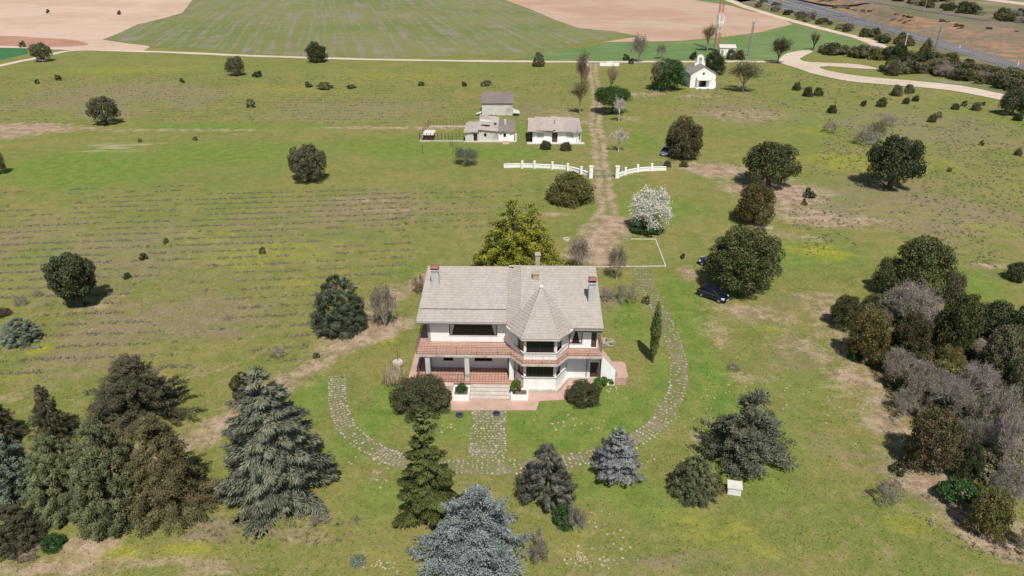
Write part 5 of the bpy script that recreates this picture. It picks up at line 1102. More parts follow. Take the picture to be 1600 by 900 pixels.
proto_tuft('golden', 11, 5.6, 260, 30000, 'golden_conifer', (.09, .17), .36, .065, fat, flat=.8, out=1.5, up=.45, irr=.25, axes=((-.6, 0, 1.06, .55), (1.7, .1, .98, .42), (-2.2, .2, .66, .45), (2.6, -.3, .6, .45), (.4, -1.2, .6, .65), (-3.2, -.2, .4, .36), (3.6, -.2, .38, .36)))
def proto_bare(key, H, Rr, lv, sp, r0, bark, leaves=0, leaf=.12, lmat=None, seed=1, twig=1.0, clump=.2, up=.5, trunk=.2):
    S = bare_segs(H, Rr, lv, sp, r0, trunk, up, seed, twig=twig); big = S[:1+2*5*1]; th = max(r0*.2, .0125*twig); tr = seg_mesh('trunk', [s for s in S if s[2] > th] or S[:1], bark, 6); fine = [s for s in S if s[2] <= th]
    if leaves:
        E = np.array([s[1] for s in fine]); idx = rng.choice(len(E), leaves); P = E[idx] + rng.normal(size=(leaves, 3))*clump; V = quads(P, unit(rng.normal(size=(leaves, 3)) + np.array([0, 0, .5])), np.full(leaves, leaf))
        T = np.stack([np.clip(.5+rng.normal(size=leaves)*.2, 0, 1), rng.random(leaves), np.zeros(leaves)], 1); cr = quad_mesh('crown', V, T, lmat)
        PROTO[key] = (cr, tr, Rr, H, seg_mesh('twigs', fine, bark, 3))
    else: PROTO[key] = (seg_mesh('crown', fine, bark, 3), tr, Rr, H)
proto_bare('bare1', 7, 4, 4, 5, .2, 'bark_grey', seed=3, twig=1.5, clump=.2); proto_bare('bare2', 7, 3.6, 4, 5, .2, 'bark_pale', seed=5, twig=1.3)
proto_bare('thicket', 6, 4, 4, 5, .16, 'bark_grey', 2600, .2, 'twig_leaf', seed=9, twig=1.2, clump=.35)
proto_bare('blossomtree', 6.5, 3.6, 3, 5, .16, 'bark_grey', 13000, .24, 'blossom', seed=12, clump=.28, trunk=.06); proto_bare('poplar', 11, 1.8, 3, 5, .14, 'bark_red', 1600, .2, 'spring_leaf', seed=4, twig=.9, clump=.3, up=1.2)
proto_bare('springtree', 9, 3.5, 3, 6, .2, 'bark_grey', 4200, .24, 'spring_leaf', seed=8, twig=1.8, clump=.4, up=.9); proto_bare('poplarbare', 10, 1.6, 3, 5, .12, 'bark_red', seed=14, twig=.9, up=1.2)
proto_bare('olivelight', 4, 3, 3, 6, .12, 'bark_grey', 5200, .17, 'silver_leaf', seed=21, clump=.4); proto_bare('brownleaf', 7, 3, 3, 6, .18, 'bark', 3200, .24, 'oak_brown', seed=17, twig=1.5, clump=.35, up=.8)
proto_bare('sparsetree', 5.5, 2.3, 3, 6, .12, 'bark_grey', 1500, .17, 'bush_olive', seed=23, clump=.45, up=.6, trunk=.08); proto_bare('blackbare', 8, 2.6, 3, 4, .28, 'bark', seed=29, twig=2.0, up=1.0)
proto_bare('whitebare', 5, 2.2, 3, 5, .14, 'bark_white', seed=31, twig=1.8, trunk=.3); proto_bare('drybush', 1.6, 1.6, 3, 5, .03, 'bark_grey', 700, .12, 'heather', seed=33, twig=.8, clump=.12, trunk=.05)
proto_bare('redbush', 1.8, 1.8, 3, 5, .04, 'bark_grey', 1400, .13, 'red_twig', seed=35, twig=1.0, clump=.14, trunk=.05)
# dry grass clump
nb_ = 900; P0 = rng.normal(size=(nb_, 3))*np.array([.35, .45, 0]); D0 = unit(rng.normal(size=(nb_, 3))*np.array([.25, .25, 0]) + np.array([0, 0, 1])); Vg = spindles(P0, D0, rng.uniform(.7, 1.6, nb_), np.full(nb_, .025))
PROTO['reeds'] = (spin_mesh('crown', Vg, rng.random((nb_, 3)), 'straw'), None, .9, 1.6)
# ------------------------------------------------------------------ fitting a plant to its measured outline
def fit(x0, y0, x1, y1, kind, low=.05, base=True):
    X, D, _ = g((x0+x1)/2, y1 - (x1-x0)*.12); Z = D*.891 + 19.5; Rr = (x1-x0)/2/F*Z; H = 1.2*Rr
    ang = np.linspace(0, 2*np.pi, 20, endpoint=False)
    if kind == 'dome': zp = np.linspace(.02, 1, 10); rp = np.sqrt(np.clip(1-(zp*.95)**2.2, 0, 1))
    elif kind == 'round': tz = np.linspace(-1, 1, 11); rp = np.sqrt(np.clip(1-tz*tz, 0, 1)); zp = low + (tz+1)/2*(1-low)
    elif kind == 'cone': zp = np.linspace(max(low, .03), 1, 10); rp = (1-zp**1.5)**.8
    else: zp = np.linspace(max(low, .03), 1, 10); rp = np.sin(np.pi*np.clip(zp, 0, 1)**.6)*.99+.01
    cp_, sp_ = math.cos(R(PITCH)), math.sin(R(PITCH))
    def box(q):
        X, D, Rr, H = q; px = (X + np.outer(rp, np.cos(ang))*Rr).ravel(); py = (D + np.outer(rp, np.sin(ang))*Rr).ravel(); pz = np.repeat(zp*H, len(ang))
        if base: px = np.append(px, X); py = np.append(py, D); pz = np.append(pz, 0)
        dz = CAM_H - pz; Z = py*cp_ + dz*sp_; u = 800 + F*px/Z; v = 450 + F*(dz*cp_ - py*sp_)/Z
        return np.array([u.min(), v.min(), u.max(), v.max()])
    q = np.array([X, D, Rr, H]); tgt = np.array([x0, y0, x1, y1], float)
    for _ in range(25):
        e = box(q) - tgt
        if np.abs(e).max() < .05: break
        J = np.zeros((4, 4))
        for k in range(4): dq = q.copy(); h = .02*max(abs(q[k]), .5)*.1; dq[k] += h; J[:, k] = (box(dq) - box(q))/h
        try: st_ = np.linalg.solve(J, -e)
        except Exception: break
        q = q + np.clip(st_, -.3*np.array([q[2]*3+1, q[1]*.3, q[2], q[3]]), .3*np.array([q[2]*3+1, q[1]*.3, q[2], q[3]]))
        q[2] = max(q[2], .1); q[3] = max(q[3], .3*q[2])
    return q
def plant(name, key, X, D, Rr, H, label, cat, mat=None, group=None, z=0, rz=None, kids=True):
    pr = PROTO[key]; H = min(H, 1.75*Rr) if cat in ('shrub', 'bush') and key.startswith(('shrub', 'bush')) and name != 'planter_bush' else H; e = empty(name, (X, D, z), label, cat, group, random.random()*6.28 if rz is None else rz)
    sx = Rr/pr[2]; e.scale = (sx, sx, H/pr[3])
    cr = bpy.data.objects.new('crown', pr[0]); COL.objects.link(cr); cr.parent = e
    if mat: cr.material_slots[0].link = 'OBJECT'; cr.material_slots[0].material = MAT[mat]
    if pr[1] is not None: t = bpy.data.objects.new('trunk', pr[1]); COL.objects.link(t); t.parent = e
    if len(pr) > 4: t = bpy.data.objects.new('twigs', pr[4]); COL.objects.link(t); t.parent = e
    return e
def tree(name, key, bb, label, cat='tree', mat=None, kind='round', low=.05, group=None, base=True, rz=None, z=0):
    kind = 'dome' if key in ('bigbush', 'bush1', 'oaklow') else kind; X, D, Rr, H = fit(*bb, kind, low, base); return plant(name, key, X, D, Rr, H, label, cat, mat, group, z, rz)
# ------------------------------------------------------------------ the plants, one by one
O = 'holm_oak'
tree(O,'fan',(67,396,161,478),'dark fan shaped holm oak alone on the left meadow',mat='oak_dark')
tree(O,'spreader',(131,151,186,194),'grey-green holm oak with wide crown beside the bare earth strip at the far left',mat='oak_grey',low=.3)
tree(O,'oak2',(349,88,382,118),'rounded grey-green oak just below the long dirt road',mat='oak_grey',low=.15)
tree(O,'oak1',(475,65,512,97),'dark green oak standing at the edge of the striped field',low=.1)
tree(O,'spreader',(41,67,80,96),'umbrella shaped dark oak by the road fork with a pale vehicle below',mat='oak_grey',low=.4)
tree(O,'spreader',(444,226,511,283),'lopsided grey-green oak with drooping left bough and dark shadow',mat='oak_grey',low=.25)
tree(O,'oak2',(-24,233,8,272),'holm oak cut off by the left edge of the photo',mat='oak_grey',low=.2)
tree(O,'oak1',(1039,182,1103,247),'brownish round oak with the silver-blue car parked under it',mat='oak_brown',low=.1)
tree(O,'spreader',(1160,221,1254,291),'broad dark green oak with spreading crown on the pale ploughed strip',mat='oak_green',low=.2)
tree(O,'spreader',(1352,213,1452,293),'large ragged dark oak on the right meadow with brownish boughs',mat='oak_dark',low=.1)
tree(O,'oak3',(1148,287,1216,348),'golden brown dense round oak beside the concrete slab',mat='oak_golden',low=.06)
tree(O,'oakbig',(1103,355,1227,457),'very large dense dark oak beside the navy hatchback',mat='oak_green',low=.03)
tree(O,'oak3',(1388,372,1500,462),'tall dark oak at the top of the right hand thicket',mat='oak_green',low=.05)
tree(O,'oak2',(1364,405,1422,458),'small dark oak leaning off the left side of the thicket top',mat='oak_green',low=.05)
tree(O,'oak2',(1468,424,1514,474),'greyish oak on the right shoulder of the thicket top',mat='oak_grey',low=.05)
tree(O,'oak1',(1570,408,1614,437),'low dark oak cut by the right edge level with the thicket top',mat='oak_dark',low=.1)
tree(O,'oak2',(1563,138,1616,180),'dark oak cut by the right edge near the gravel road',mat='oak_dark',low=.25)
tree('evergreen_oak_bush','oaklow',(853,270,929,326),'broad low olive green evergreen just below the curved wall',mat='bush_olive',low=.03)
tree('umbrella_pine','umbrella',(929,135,990,177),'flat topped bright green umbrella pine beside the driveway',cat='pine tree',mat='pine_green',low=.42)
tree('dense_evergreen','oak3',(1016,93,1076,140),'dense green evergreen tree immediately left of the chapel',mat='dark_leaf',low=.05)
tree(O,'oak1',(1098,78,1137,116),'dark oak right behind the chapel bell gable',mat='oak_dark',low=.05)
tree('roadside_tree','sparsetree',(984,55,1016,97),'tall brownish tree with bare stem beside the dirt road',mat='oak_brown',low=.35)
tree('roadside_tree','sparsetree',(1025,70,1043,92),'small brown-green tree on the crop edge left of the chapel',mat='oak_grey',low=.2)
tree('shrub','shrubsmall',(972,80,984,95),'small dark shrub left of the tall brownish roadside tree',mat='oak_dark',cat='shrub')
tree('shrub','shrubsmall',(982,87,992,100),'small dark shrub standing in front of the tall brownish roadside tree',mat='oak_dark',cat='shrub')
tree('shrub','shrubsmall',(1077,76,1091,93),'round dark shrub left of the chapel bell gable',mat='oak_dark',cat='shrub')
tree('small_conifer','roundcon',(831,81,852,104),'small dark conifer on the near side of the long dirt road',kind='cone',mat='cedar_dark')
tree('brown_shrub','bush1',(1133,76,1152,94),'brown shrub in front of the white equipment shed',mat='oak_brown',cat='shrub')
tree('brown_shrub','bush1',(1147,71,1165,94),'taller brown shrub at the right end of the equipment shed',mat='oak_brown',cat='shrub')
tree('brown_tree','brownleaf',(1203,60,1236,99),'reddish brown half bare tree where the gravel road begins',low=.3)
tree('bare_tree','blackbare',(1264,48,1285,78),'leafless blackish tree at the edge of the bright crop',low=.3)
tree('poplar','poplar',(1094,37,1119,80),'thin yellow-green poplar in front of the mast base',low=.2,kind='dia')
tree('poplar','poplar',(898,78,920,150),'tall thin reddish poplar at the left side of the driveway',mat='oak_brown',low=.2,kind='dia')
tree('poplar','poplarbare',(943,100,968,150),'leafless reddish poplar at the right side of the driveway',low=.1,kind='dia')
tree('poplar','poplar',(893,122,920,178),'yellow-green young poplar nearest the cottage along the driveway',low=.1,kind='dia')
tree('poplar','poplarbare',(904,98,924,142),'leafless poplar behind the yellow-green one along the driveway',low=.1,kind='dia')
tree('bare_white_tree','whitebare',(957,150,980,190),'pale bare tree standing in front of the umbrella pine',low=.3)
fd = tree('fallen_dead_tree','whitebare',(951,200,984,236),'bleached dead tree with bare sprawling limbs right of the driveway',low=.1)
tree('spring_tree','springtree',(1138,95,1192,143),'airy yellow-green tree with thin stem right of the chapel',low=.3)
tree('spring_tree','springtree',(1016,95,1048,142),'thin yellow-green tree in front of the evergreen left of the chapel',low=.3)
tree('grey_green_bush','olivelight',(708,231,746,257),'pale grey-green bush on the lawn below the farmhouse',cat='bush',low=.05)
tree('round_bush','bigbush',(843,219,862,235),'left one of two clipped round bushes before the cottage',cat='bush',mat='bush_redbrown')
tree('round_bush','bigbush',(874,221,894,237),'right one of two clipped round bushes before the cottage',cat='bush',mat='bush_redbrown')
tree('green_undergrowth','bush2',(984,338,1040,366),'dark green leafy growth at the foot of the white blossom tree',cat='bush',mat='dark_leaf')
tree('blossom_tree','blossomtree',(989,299,1051,361),'tree covered in white blossom beside the driveway',low=.12)
tree('golden_conifer','golden',(741,316,876,446),'big golden-green conifer with several tops behind the house',kind='cone',low=.03,rz=0)
tree('sparse_tree','sparsetree',(884,374,926,424),'thin brownish tree behind the ridge of the house roof',mat='oak_brown',low=.1)
tree('sparse_tree','sparsetree',(948,387,982,437),'dark and brown slender tree near the parking bay kerb',mat='oak_golden',low=.15)
tree('conifer','roundcon',(487,433,576,532),'dense blue-green conical conifer left of the house',kind='cone',mat='conifer_dark')
tree('sparse_tree','sparsetree',(573,447,622,512),'sparse grey tree with pale stem between conifer and house',mat='oak_grey',low=.2)
tree('cypress','cypress',(1013,473,1033,566),'slim dark column cypress beside the ring path',kind='dia',low=.1)
tree('round_bush','bigbush',(610,585,708,661),'very large round reddish green bush at the left of the house steps',cat='bush',mat='bush_redbrown')
tree('round_bush','bigbush',(882,593,940,641),'round reddish green bush in front of the ground floor door',cat='bush',mat='bush_redbrown')
tree('bright_bush','bush2',(926,582,950,607),'bright green leafy bush at the foot of the outside stair',cat='bush',mat='bright_leaf')
tree('bright_bush','bush2',(942,573,963,599),'taller bright green bush against the stair wall',cat='bush',mat='bright_leaf')
plant('planter_bush','bush1',-5.3,59.6,.62,.95,'small round green bush in the left planter box','bush','dark_leaf',z=.55)
plant('planter_bush','bush2',.35,59.4,.65,1.7,'leafy green shrub in the right planter box','bush','bright_leaf',z=.5)
tree('low_conifer','roundcon',(0,499,68,546),'low spreading blue-green conifer at the left edge',kind='cone',mat='cedar_teal')
tree('dark_shrub','bush1',(-14,480,21,499),'dark reddish shrub at the left edge above the low conifer',cat='shrub',mat='oak_brown')
tree('dry_bush','drybush',(17,460,42,478),'pale dry bush on the left meadow',cat='bush')
tree('dry_bush','drybush',(48,452,68,464),'small greyish bush on the left meadow near the fan shaped oak',cat='bush')
C_ = 'cedar'
tree(C_,'cedar2',(122,560,312,700),'broad dark cedar at the back of the left grove',kind='cone',mat='cedar_dark',low=.1)
tree(C_,'cedar2',(44,604,128,705),'pointed dark brownish cedar in the left grove',kind='cone',mat='cedar_dark',low=.1)
tree(C_,'cedar2',(-40,625,48,710),'dark cedar at the left edge behind the grove',kind='cone',mat='cedar_dark',low=.1)
tree(C_,'cedar3',(-90,668,72,822),'blue-green cedar cut by the left edge of the photo',kind='cone',mat='cedar_teal')
tree(C_,'cedar3',(40,682,165,830),'light green dense cedar near the left of the grove',kind='cone',mat='cedar_green')
tree(C_,'cedar3',(112,660,255,850),'mixed green and brown cedar in the middle of the left grove',kind='cone',mat='cedar_green')
tree(C_,'cedar2',(186,652,348,842),'olive brown cedar at the right of the left grove',kind='cone',mat='cedar_olive')
tree(C_,'cedarbig',(336,586,532,832),'very large grey-green drooping cedar left of the ring path',kind='cone')
tree(C_,'roundcon',(-30,795,75,880),'low dark conifer in the bottom left corner',kind='cone',mat='cedar_dark')
tree('round_bush','bush1',(62,832,106,868),'small dark round bush at the bottom left',cat='bush',mat='dark_leaf')
tree('dry_red_bush','redbush',(14,845,68,882),'rusty red bare bush at the bottom left corner',cat='bush')
tree('fir_tree','fir',(614,640,728,842),'tall light green layered fir below the left planter',kind='cone')
tree('blue_cedar','cedarblue',(640,760,852,962),'large silvery blue cedar cut by the bottom edge',kind='cone')
tree('weeping_conifer','weeping',(800,694,906,812),'grey-green weeping conifer below the ring path',kind='cone')
tree('round_bush','bush1',(860,786,906,832),'dark green bush at the foot of the weeping conifer',cat='bush',mat='dark_leaf')
tree('dry_bush','drybush',(884,786,918,828),'grey twiggy bush right of the dark green bush',cat='bush')
tree('blue_spruce','spruce',(921,673,1005,772),'small silvery blue spruce on the edge of the ring path',kind='cone')
tree('conifer','roundcon',(1044,717,1121,796),'round grey-green conifer left of the white cabinet',kind='cone',mat='cedar_green')
tree('round_bush','bush1',(1100,722,1136,776),'green bush between the round conifer and the white cabinet',cat='bush',mat='bush_olive')
tree('conifer','openspruce',(1086,617,1236,762),'ragged dark grey-green conifer above the white cabinet',kind='cone',mat='cedar_slate',low=.05)
tree('olive_bush','bush2',(355,578,408,624),'olive brown bush peeking out behind the large drooping cedar',cat='bush',mat='oak_brown')
tree('dry_grass_clump','reeds',(602,562,628,598),'upright dry grass clump left of the house',cat='grass clump')
tree('dry_bush','drybush',(960,440,1000,472),'grey heathery bush behind the right end of the house',cat='bush',kind='round')
tree('dry_bush','drybush',(938,448,962,470),'pale grey scrub against the rear corner of the house',cat='bush')
tree('small_shrub','shrubsmall',(1003,456,1018,474),'small green shrub on the ring path above the cypress',cat='shrub',mat='bush_olive')
tree('dry_bush','redbush',(644,430,662,458),'dark red shrub behind the left verge of the house roof',cat='bush')
tree('dry_bush','drybush',(418,542,448,560),'pale dry bush on the meadow above the cedars',cat='bush',mat='straw')
tree('dry_bush','redbush',(826,828,860,880),'pinkish bare bush right of the big blue cedar',cat='bush',mat='twig_leaf')
tree('dry_bush','redbush',(480,790,520,822),'pinkish dry bush below the large drooping cedar',cat='bush',mat='twig_leaf')
tree('blue_sapling','roundcon',(440,770,530,812),'low blue-green growth under the right side of the drooping cedar',kind='cone',mat='cedar_teal')
tree('small_shrub','shrubsmall',(1391,720,1420,743),'small dark shrub alone left of the lower thicket',cat='shrub',mat='oak_green')
tree('dry_bush','drybush',(1366,745,1412,790),'bleached dead brushwood pile left of the lower thicket',cat='brushwood')
tree('dry_bush','drybush',(1135,565,1160,580),'small dead brushwood heap on the lawn right of the ring path',cat='brushwood')
tree('small_shrub','shrubsmall',(1254,293,1277,308),'small dark shrub just right of the golden brown oak',cat='shrub',mat='oak_dark')
tree('small_shrub','shrubsmall',(1252,308,1264,320),'tiny shrub below the one right of the golden oak',cat='shrub',mat='bush_olive')
tree('grey_bush','drybush',(1334,196,1380,226),'wide greyish bare bush above the large ragged oak',cat='bush')
tree('spring_bush','olivelight',(1356,192,1386,220),'pale yellow-green bush beside the greyish bare bush',cat='bush',mat='spring_leaf')
tree('dry_bush','drybush',(1284,188,1312,207),'low grey scrub left of the wide greyish bush',cat='bush'); tree('dry_bush','drybush',(1372,178,1406,196),'brownish low scrub above the pale yellow-green bush',cat='bush')
tree('fallen_branch','whitebare',(930,538,962,552),'bleached fallen branches on the lawn right of the terrace',cat='branches',low=.05,kind='round',base=False)
tree('bare_tree','bare2',(1376,440,1472,510),'pale bare tree in the upper part of the thicket',low=.1)
def inpoly(x, y, poly):
    c = np.zeros(len(x), bool); j = len(poly)-1
    for i in range(len(poly)):
        xi, yi = poly[i]; xj, yj = poly[j]
        t = ((yi > y) != (yj > y)) & (x < (xj-xi)*(y-yi)/((yj-yi) if yj != yi else 1e-9)+xi); c ^= t; j = i
    return c
# thicket on the right
TH = [('oak3',(1298,462,1352,512),'oak_green','dark green oak at the upper left tip of the thicket'),('oak2',(1345,458,1384,492),'oak_green','dark oak behind the thicket tip'),('oak3',(1322,486,1398,562),'oak_golden','olive brown rounded oak on the left flank of the thicket'),
 ('thicket',(1380,442,1476,512),'heather','grey twiggy tree mass in the upper thicket'),('oak1',(1394,486,1462,556),'oak_brown','brown-green oak in the middle of the thicket'),('oak3',(1460,460,1540,560),'oak_green','tall dark green oak in the thicket centre'),
 ('oak1',(1512,466,1602,530),'oak_dark','dark oak at the right end of the upper thicket'),('oak3',(1530,508,1612,600),'oak_grey','grey-green oak near the right edge of the thicket'),('oak2',(1556,560,1640,640),'oak_dark','dark oak cut by the right edge in the thicket middle'),
 ('bush1',(1322,540,1350,568),'dark_leaf','small dark bush at the foot of the olive brown oak'),('bush1',(1354,552,1388,582),'oak_dark','dark bush on the thicket edge below the olive brown oak'),('thicket',(1376,545,1436,600),'heather','light grey twiggy bush at the left thicket edge'),
 ('oak2',(1462,540,1514,582),'bush_olive','light olive shrub in the middle of the thicket'),('bare1',(1490,566,1570,640),None,'tall leafless purple-grey tree in the thicket'),('thicket',(1410,566,1480,640),'twig_leaf','broad twiggy leafless tree in the thicket'),
 ('bare2',(1440,580,1530,660),None,'pale branched leafless tree above the lower dark oak'),('thicket',(1520,600,1600,690),'twig_leaf','twiggy leafless tree at the right of the thicket'),('bare1',(1540,640,1620,740),None,'leafless tree at the right edge above the lower thicket'),
 ('bush1',(1380,586,1404,610),'dark_leaf','small dark bush on the left thicket edge near bare soil'),('bush2',(1400,586,1440,618),'dark_leaf','green bush beside the small dark one on the thicket edge'),('thicket',(1392,606,1446,652),'heather','low purple-brown twiggy bush on the thicket edge'),
 ('oak3',(1412,640,1516,735),'oak_brown','large brown-green oak in the lower thicket'),('oak1',(1490,690,1544,748),'oak_dark','dark green oak right of the large lower oak'),('bush2',(1462,738,1536,792),'dark_leaf','bright dark-green broom bush in the lower thicket'),
 ('oak3',(1510,762,1592,838),'bush_olive','olive green round oak at the lower end of the thicket'),('thicket',(1540,720,1620,800),'twig_leaf','twiggy brown mass right of the lower thicket'),('bush1',(1536,735,1580,762),'oak_dark','dark bush within the twiggy lower thicket'),
 ('thicket',(1590,790,1660,870),'twig_leaf','reddish twiggy bush at the bottom right edge'),('bush1',(1575,735,1600,760),'oak_dark','small dark bush by the right edge of the lower thicket'),('thicket',(1490,650,1556,710),'heather','grey twiggy undergrowth behind the large lower oak'),
 ('bush2',(1462,738,1480,766),'bright_leaf','yellow-green sprig on the lower thicket edge'),('oak2',(1560,575,1640,655),'oak_grey','greyish oak behind the right thicket oaks'),('bush1',(1440,562,1505,612),'bush_olive','tangled olive brush under the tall thicket oak'),
 ('oak1',(1556,480,1640,560),'oak_dark','dark oak behind at the far right of the thicket'),('bush1',(1438,612,1500,662),'oak_brown','brown undergrowth bush between the leafless trees'),('bush1',(1356,470,1392,512),'oak_grey','grey-green bush behind the olive brown oak')]
for k, bb, m_, lb in TH:
    nm = 'bare_tree' if k in ('bare1','bare2','thicket') else ('thicket_bush' if k.startswith('bush') else O)
    tree(nm, k, bb, lb, mat=m_, low=.08, cat='bush' if 'bush' in k else 'tree', group='trees and bushes of the right hand thicket')
tp = [g2(*p) for p in [(1345,500),(1440,500),(1600,545),(1640,700),(1600,780),(1540,740),(1480,700),(1430,640),(1395,590)]]; tx = np.array(tp); nk = 0
while nk < 60:
    x_, y_ = random.uniform(tx[:,0].min(), tx[:,0].max()), random.uniform(tx[:,1].min(), tx[:,1].max())
    if not inpoly(np.array([x_]), np.array([y_]), tp)[0]: continue
    k_, m_ = random.choice([('thicket','twig_leaf'),('thicket','heather'),('bush1','oak_brown'),('bush1','bush_olive'),('bush1','oak_grey'),('bush1','oak_green')]); r_ = random.uniform(1.2, 2.4); nk += 1
    plant('undergrowth_bush', k_, x_, y_, r_, r_*random.uniform(.9, 1.4), 'low brown-grey undergrowth bush between the trees of the right thicket', 'bush', m_, 'undergrowth of the right thicket')
# small shrubs dotted over the meadows, each its own thing
DOT = [(1237,122,1253,142,'dark upright shrub on the right meadow nearest the chapel'),(1253,134,1272,152,'brown-green low shrub right of the upright dark one'),(1270,136,1287,151,'low dark shrub in the pair right of the chapel'),(1291,163,1309,178,'round dark shrub with open centre on the right meadow'),
 (1345,151,1357,166,'small dark shrub left of the round one on the right meadow'),(1368,148,1387,168,'round dark shrub with clear shadow on the right meadow'),(1389,130,1411,151,'dark bush below the gravel road, left of its cluster'),(1411,127,1430,147,'dark bush touching the gravel road in the cluster'),
 (1409,145,1423,163,'small bush at the bottom of the roadside cluster'),(1424,141,1438,159,'small bush at the right of the roadside cluster'),(1448,176,1465,192,'dark low shrub left of a twin on the right meadow'),(1462,168,1475,184,'upright shrub right of its low twin'),(1502,155,1514,166,'tiny shrub below the guard rail'),
 (1516,157,1535,174,'ragged dark shrub below the guard rail'),(1533,156,1542,165,'tiny dark shrub right of the ragged one'),(1484,161,1500,172,'dark shrub at the foot of the right edge oak group'),(1531,212,1542,227,'lone small dark shrub on the right meadow'),(1479,259,1489,268,'tiny shrub in the right meadow grass'),
 (1583,225,1600,244,'dark shrub at the right edge of the meadow'),(1581,175,1600,190,'dark shrub under the right edge oak'),(1060,252,1076,262,'dark shrub behind the right wall near its pillar'),(1036,250,1050,262,'dark shrub behind the right boundary wall')]
for x0,y0,x1,y1,lb in DOT: tree('meadow_shrub','shrubsmall' if x1-x0<14 else 'bush1',(x0,y0,x1,y1),lb,cat='shrub',mat=random.choice(['oak_dark','oak_grey','oak_green']),group='small shrubs on the right meadow')
DOL = [(52,119,62,131,'upper of two tiny shrubs far left below the fork'),(83,115,96,126,'dark tiny shrub far left below the fork'),(382,152,399,168,'small round dark shrub alone in mid left meadow'),(494,128,523,139,'long low dark shrub on the left meadow'),(474,127,489,136,'pale low shrub next to the long dark one'),
 (279,122,290,129,'tiny green shrub on the upper left meadow'),(392,111,412,120,'low shrub right of the rounded grey-green oak'),(214,389,230,406,'small dark sapling right of the fan shaped oak'),(251,363,263,380,'thin dark sapling on the left meadow'),(190,425,205,436,'tiny forked shrub beside the fan oak shadow'),
 (541,132,558,138,'low dark shrub in line with the long one on the left meadow'),(747,125,770,134,'low green shrub above the barn'),(652,127,664,134,'tiny low shrub midway above the farmhouse'),(720,127,730,135,'tiny dark shrub left of the one above the barn'),
 (1062,393,1072,404,'small dark shrub between parking bay and big oak'),(28,64,42,74,'small dark tree at the far left road'),(214,216,222,222,'dark low clump on the left green strip'),(300,213,310,219,'second dark low clump on the left green strip'),(403,382,416,396,'thin greyish shrub on the left meadow'),(487,548,500,560,'small blue-green shrub near the brown track')]
for x0,y0,x1,y1,lb in DOL: tree('meadow_shrub','shrubsmall',(x0,y0,x1,y1),lb,cat='shrub',mat=random.choice(['oak_dark','oak_grey']),group='small shrubs on the left meadow')
# pairs of lone sprinklers / weeds in the far ploughed field
for p,lb in (((74,20),'tiny dark weed clump left in the pink ploughed field'),((186,22),'tiny dark weed clump right in the pink ploughed field')): tree('weed_clump','shrubsmall',(p[0]-4,p[1]-6,p[0]+4,p[1]+1),lb,cat='weeds',mat='oak_dark')
# belts of brush along the roads (countable, each an individual)
def belt(px, wid, n, hts, key_mats, label, group, z=0, r=(1.0,2.6)):
    c, nr = strip_pts([g2(*p, z) for p in px], 1, 1.0)
    for _ in range(n):
        i = random.randrange(len(c)); o = random.uniform(-.5,.5)*wid; k, m_ = random.choice(key_mats); p = c[i] + nr[i]*o; rr = random.uniform(*r)
        plant('roadside_shrub', k, p[0], p[1], rr, rr*random.uniform(*hts), label, 'shrub', m_, group, z)
KM = [('bush1','oak_green'),('bush1','oak_grey'),('bush2','oak_dark'),('bush1','bush_olive'),('bush2','oak_grey'),('thicket','heather')]
belt([(1180,10),(1230,22),(1265,32),(1300,42),(1350,54),(1385,64),(1410,72)],9,50,(.9,1.5),KM,'brush shrub between the gravel lane and the motorway','brush belt beside the motorway',r=(1.7,3.3))
belt([(1290,84),(1330,86),(1370,90),(1410,94),(1450,100)],12,48,(.9,1.4),KM,'dark brush shrub inside the bend of the gravel road','brush inside the gravel road bend',r=(2.0,3.7))
belt([(1385,112),(1430,112),(1480,118),(1540,130),(1600,142)],9,44,(.9,1.4),KM,'brush shrub on the strip above the guard rail','brush strip above the guard rail',r=(1.8,3.4))
belt([(1430,92),(1480,104),(1540,118),(1600,132),(1660,146)],12,56,(.8,1.3),KM,'brush shrub between the guard rail and the motorway','brush between guard rail and motorway',r=(1.9,3.8))
belt([(1290,-8),(1340,-4),(1400,2),(1460,12),(1520,22),(1600,36)],10,42,(.8,1.3),KM,'dark brush shrub behind the service road','brush along the service road',z=5.1,r=(2.0,4.4))
belt([(1400,-6),(1450,-1),(1520,12),(1600,28)],16,26,(.7,1.2),KM,'brown scrub bush on the far slope','scrub on the far slope',z=5.1,r=(2.2,4.8))
belt([(1310,13),(1370,21),(1430,30),(1500,40),(1590,52)],7,22,(.6,1.0),KM[1:],'low scrub bush on top of the red cutting','scrub on the red cutting',z=4.6,r=(.9,2.0))
belt([(1160,-2),(1190,4),(1215,10)],10,10,(.8,1.2),KM,'shrub by the far end of the gravel lane','shrubs at the far lane end',r=(1.4,2.6))
for bb,m_,lb in (((1392,66,1420,96),'oak_dark','tall dark oak at the bend of the gravel road'),((1434,60,1460,98),'bush_olive','olive tree between gravel road and motorway'),((1492,98,1515,112),'oak_dark','round blue-green bush among the motorway brush'),((1385,95,1410,118),'oak_grey','rounded grey bush beside the inner gravel branch'),((1402,50,1418,66),'oak_dark','dark bush against the motorway edge')):
    tree('roadside_tree','oak1',bb,lb,mat=m_,low=.05)
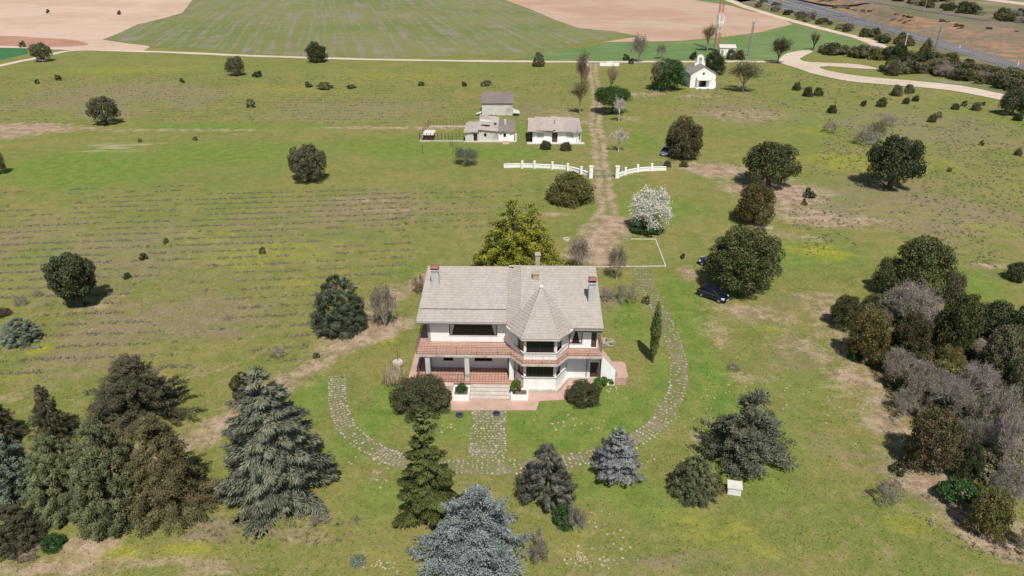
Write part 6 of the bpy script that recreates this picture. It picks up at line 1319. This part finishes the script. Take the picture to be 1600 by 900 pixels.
# ------------------------------------------------------------------ ground cover (uncountable)
def tussocks(name, poly, n, rows, dr, m, size, label):
    P = [g2(*p) for p in poly]; a = np.array(P); x = rng.uniform(a[:,0].min(), a[:,0].max(), n*3); y = rng.uniform(a[:,1].min(), a[:,1].max(), n*3)
    if rows:
        sl = math.tan(dr); yy = y - sl*x; yy = np.round(yy/rows)*rows + rng.normal(size=len(x))*.14; y = yy + sl*x + np.sin(x*.06)*.8
    k = inpoly(x, y, P) & (vnoise(x, y, .12, 6)*.6 + vnoise(x, y, .5, 7)*.4 > .42); x = x[k][:n]; y = y[k][:n]; N = len(x); q = 14
    c = np.stack([x, y, np.zeros(N)], 1); s = size*rng.uniform(.5, 1.4, N); P_ = np.repeat(c, q, 0) + rng.normal(size=(N*q, 3))*np.array([.8, .8, 0])*np.repeat(s, q)[:, None]*.38
    D = unit(rng.normal(size=(N*q, 3))*np.array([.6, .6, .2]) + np.array([0, 0, .9])); V = spindles(P_, D, np.repeat(s, q)*rng.uniform(.6, 1.3, N*q), np.repeat(s, q)*.15)
    T = np.stack([rng.random(N*q), np.repeat(rng.random(N), q), np.zeros(N*q)], 1); me = spin_mesh(name, V, T, m); o = bpy.data.objects.new(name, me); COL.objects.link(o); tag(o, label, kind='stuff')
tussocks('lavender_tussocks',[(-60,300),(200,290),(480,288),(640,300),(640,410),(560,460),(470,560),(330,600),(150,560),(-60,620)],4600,2.7,R(7),'heather',.25,'rows of greyish tussocks across the left meadow')
tussocks('heath_tussocks',[(1290,200),(1640,180),(1640,460),(1500,420),(1380,380),(1260,400),(1230,330),(1270,260)],2600,0,0,'heather',.26,'scattered greyish tussocks on the right meadow')
tussocks('meadow_tussocks',[(620,290),(850,290),(850,330),(740,360),(620,360)],260,2.9,R(2),'heather',.3,'tussocks in faint rows above the golden conifer')
tussocks('far_tussocks',[(-40,120),(900,118),(900,190),(640,195),(-40,195)],3000,3.4,R(2),'heather',.28,'faint rows of tussocks on the far left meadow')
tussocks('far_tussocks',[(1000,110),(1230,112),(1500,150),(1640,175),(1640,200),(1290,200),(1100,180),(1000,170)],700,0,0,'heather',.4,'scattered tussocks on the far right meadow')
tussocks('dry_scrub',[(290,800),(560,790),(560,850),(300,850)],150,0,0,'heather',.22,'grey dry scrub below the big drooping cedar')
tussocks('dry_scrub',[(1380,640),(1470,740),(1600,850),(1600,880),(1500,860),(1400,780)],260,0,0,'heather',.22,'grey dry scrub along the lower thicket edge')
# grass blades over the near meadow, coloured by the same soil as the ground below them
n = 42000; y = rng.uniform(30, 92, n*2)**1.0; x = rng.uniform(-62, 62, n*2); k = (np.abs(x) < y*.62+24) & ~((np.abs(x+.3) < 11.5) & (y > 56.5) & (y < 74)); x = x[k][:n]; y = y[k][:n]; n = len(x)
clump = vnoise(x, y, .6, 8); P_ = np.stack([x, y, np.zeros(n)], 1); D = unit(rng.normal(size=(n, 3))*np.array([.8, .8, .1]) + np.array([0, 0, .3]))
V = spindles(P_, D, rng.uniform(.05, .12, n)*(0.5+clump), rng.uniform(.05, .10, n)); b = (np.arange(n)*4)[:, None]; f = np.concatenate([b+np.array([0,1,3]), b+np.array([1,2,3]), b+np.array([2,0,3])], 0); A, B_g = growth(x, y)
np_obj('grass', V.reshape(-1,3), f, 3, 'meadow', attrs={'soil': np.repeat(A, 4, 0), 'growth': np.repeat(B_g, 4, 0)}, kind='stuff', label='short uneven grass of the lawn round the house')
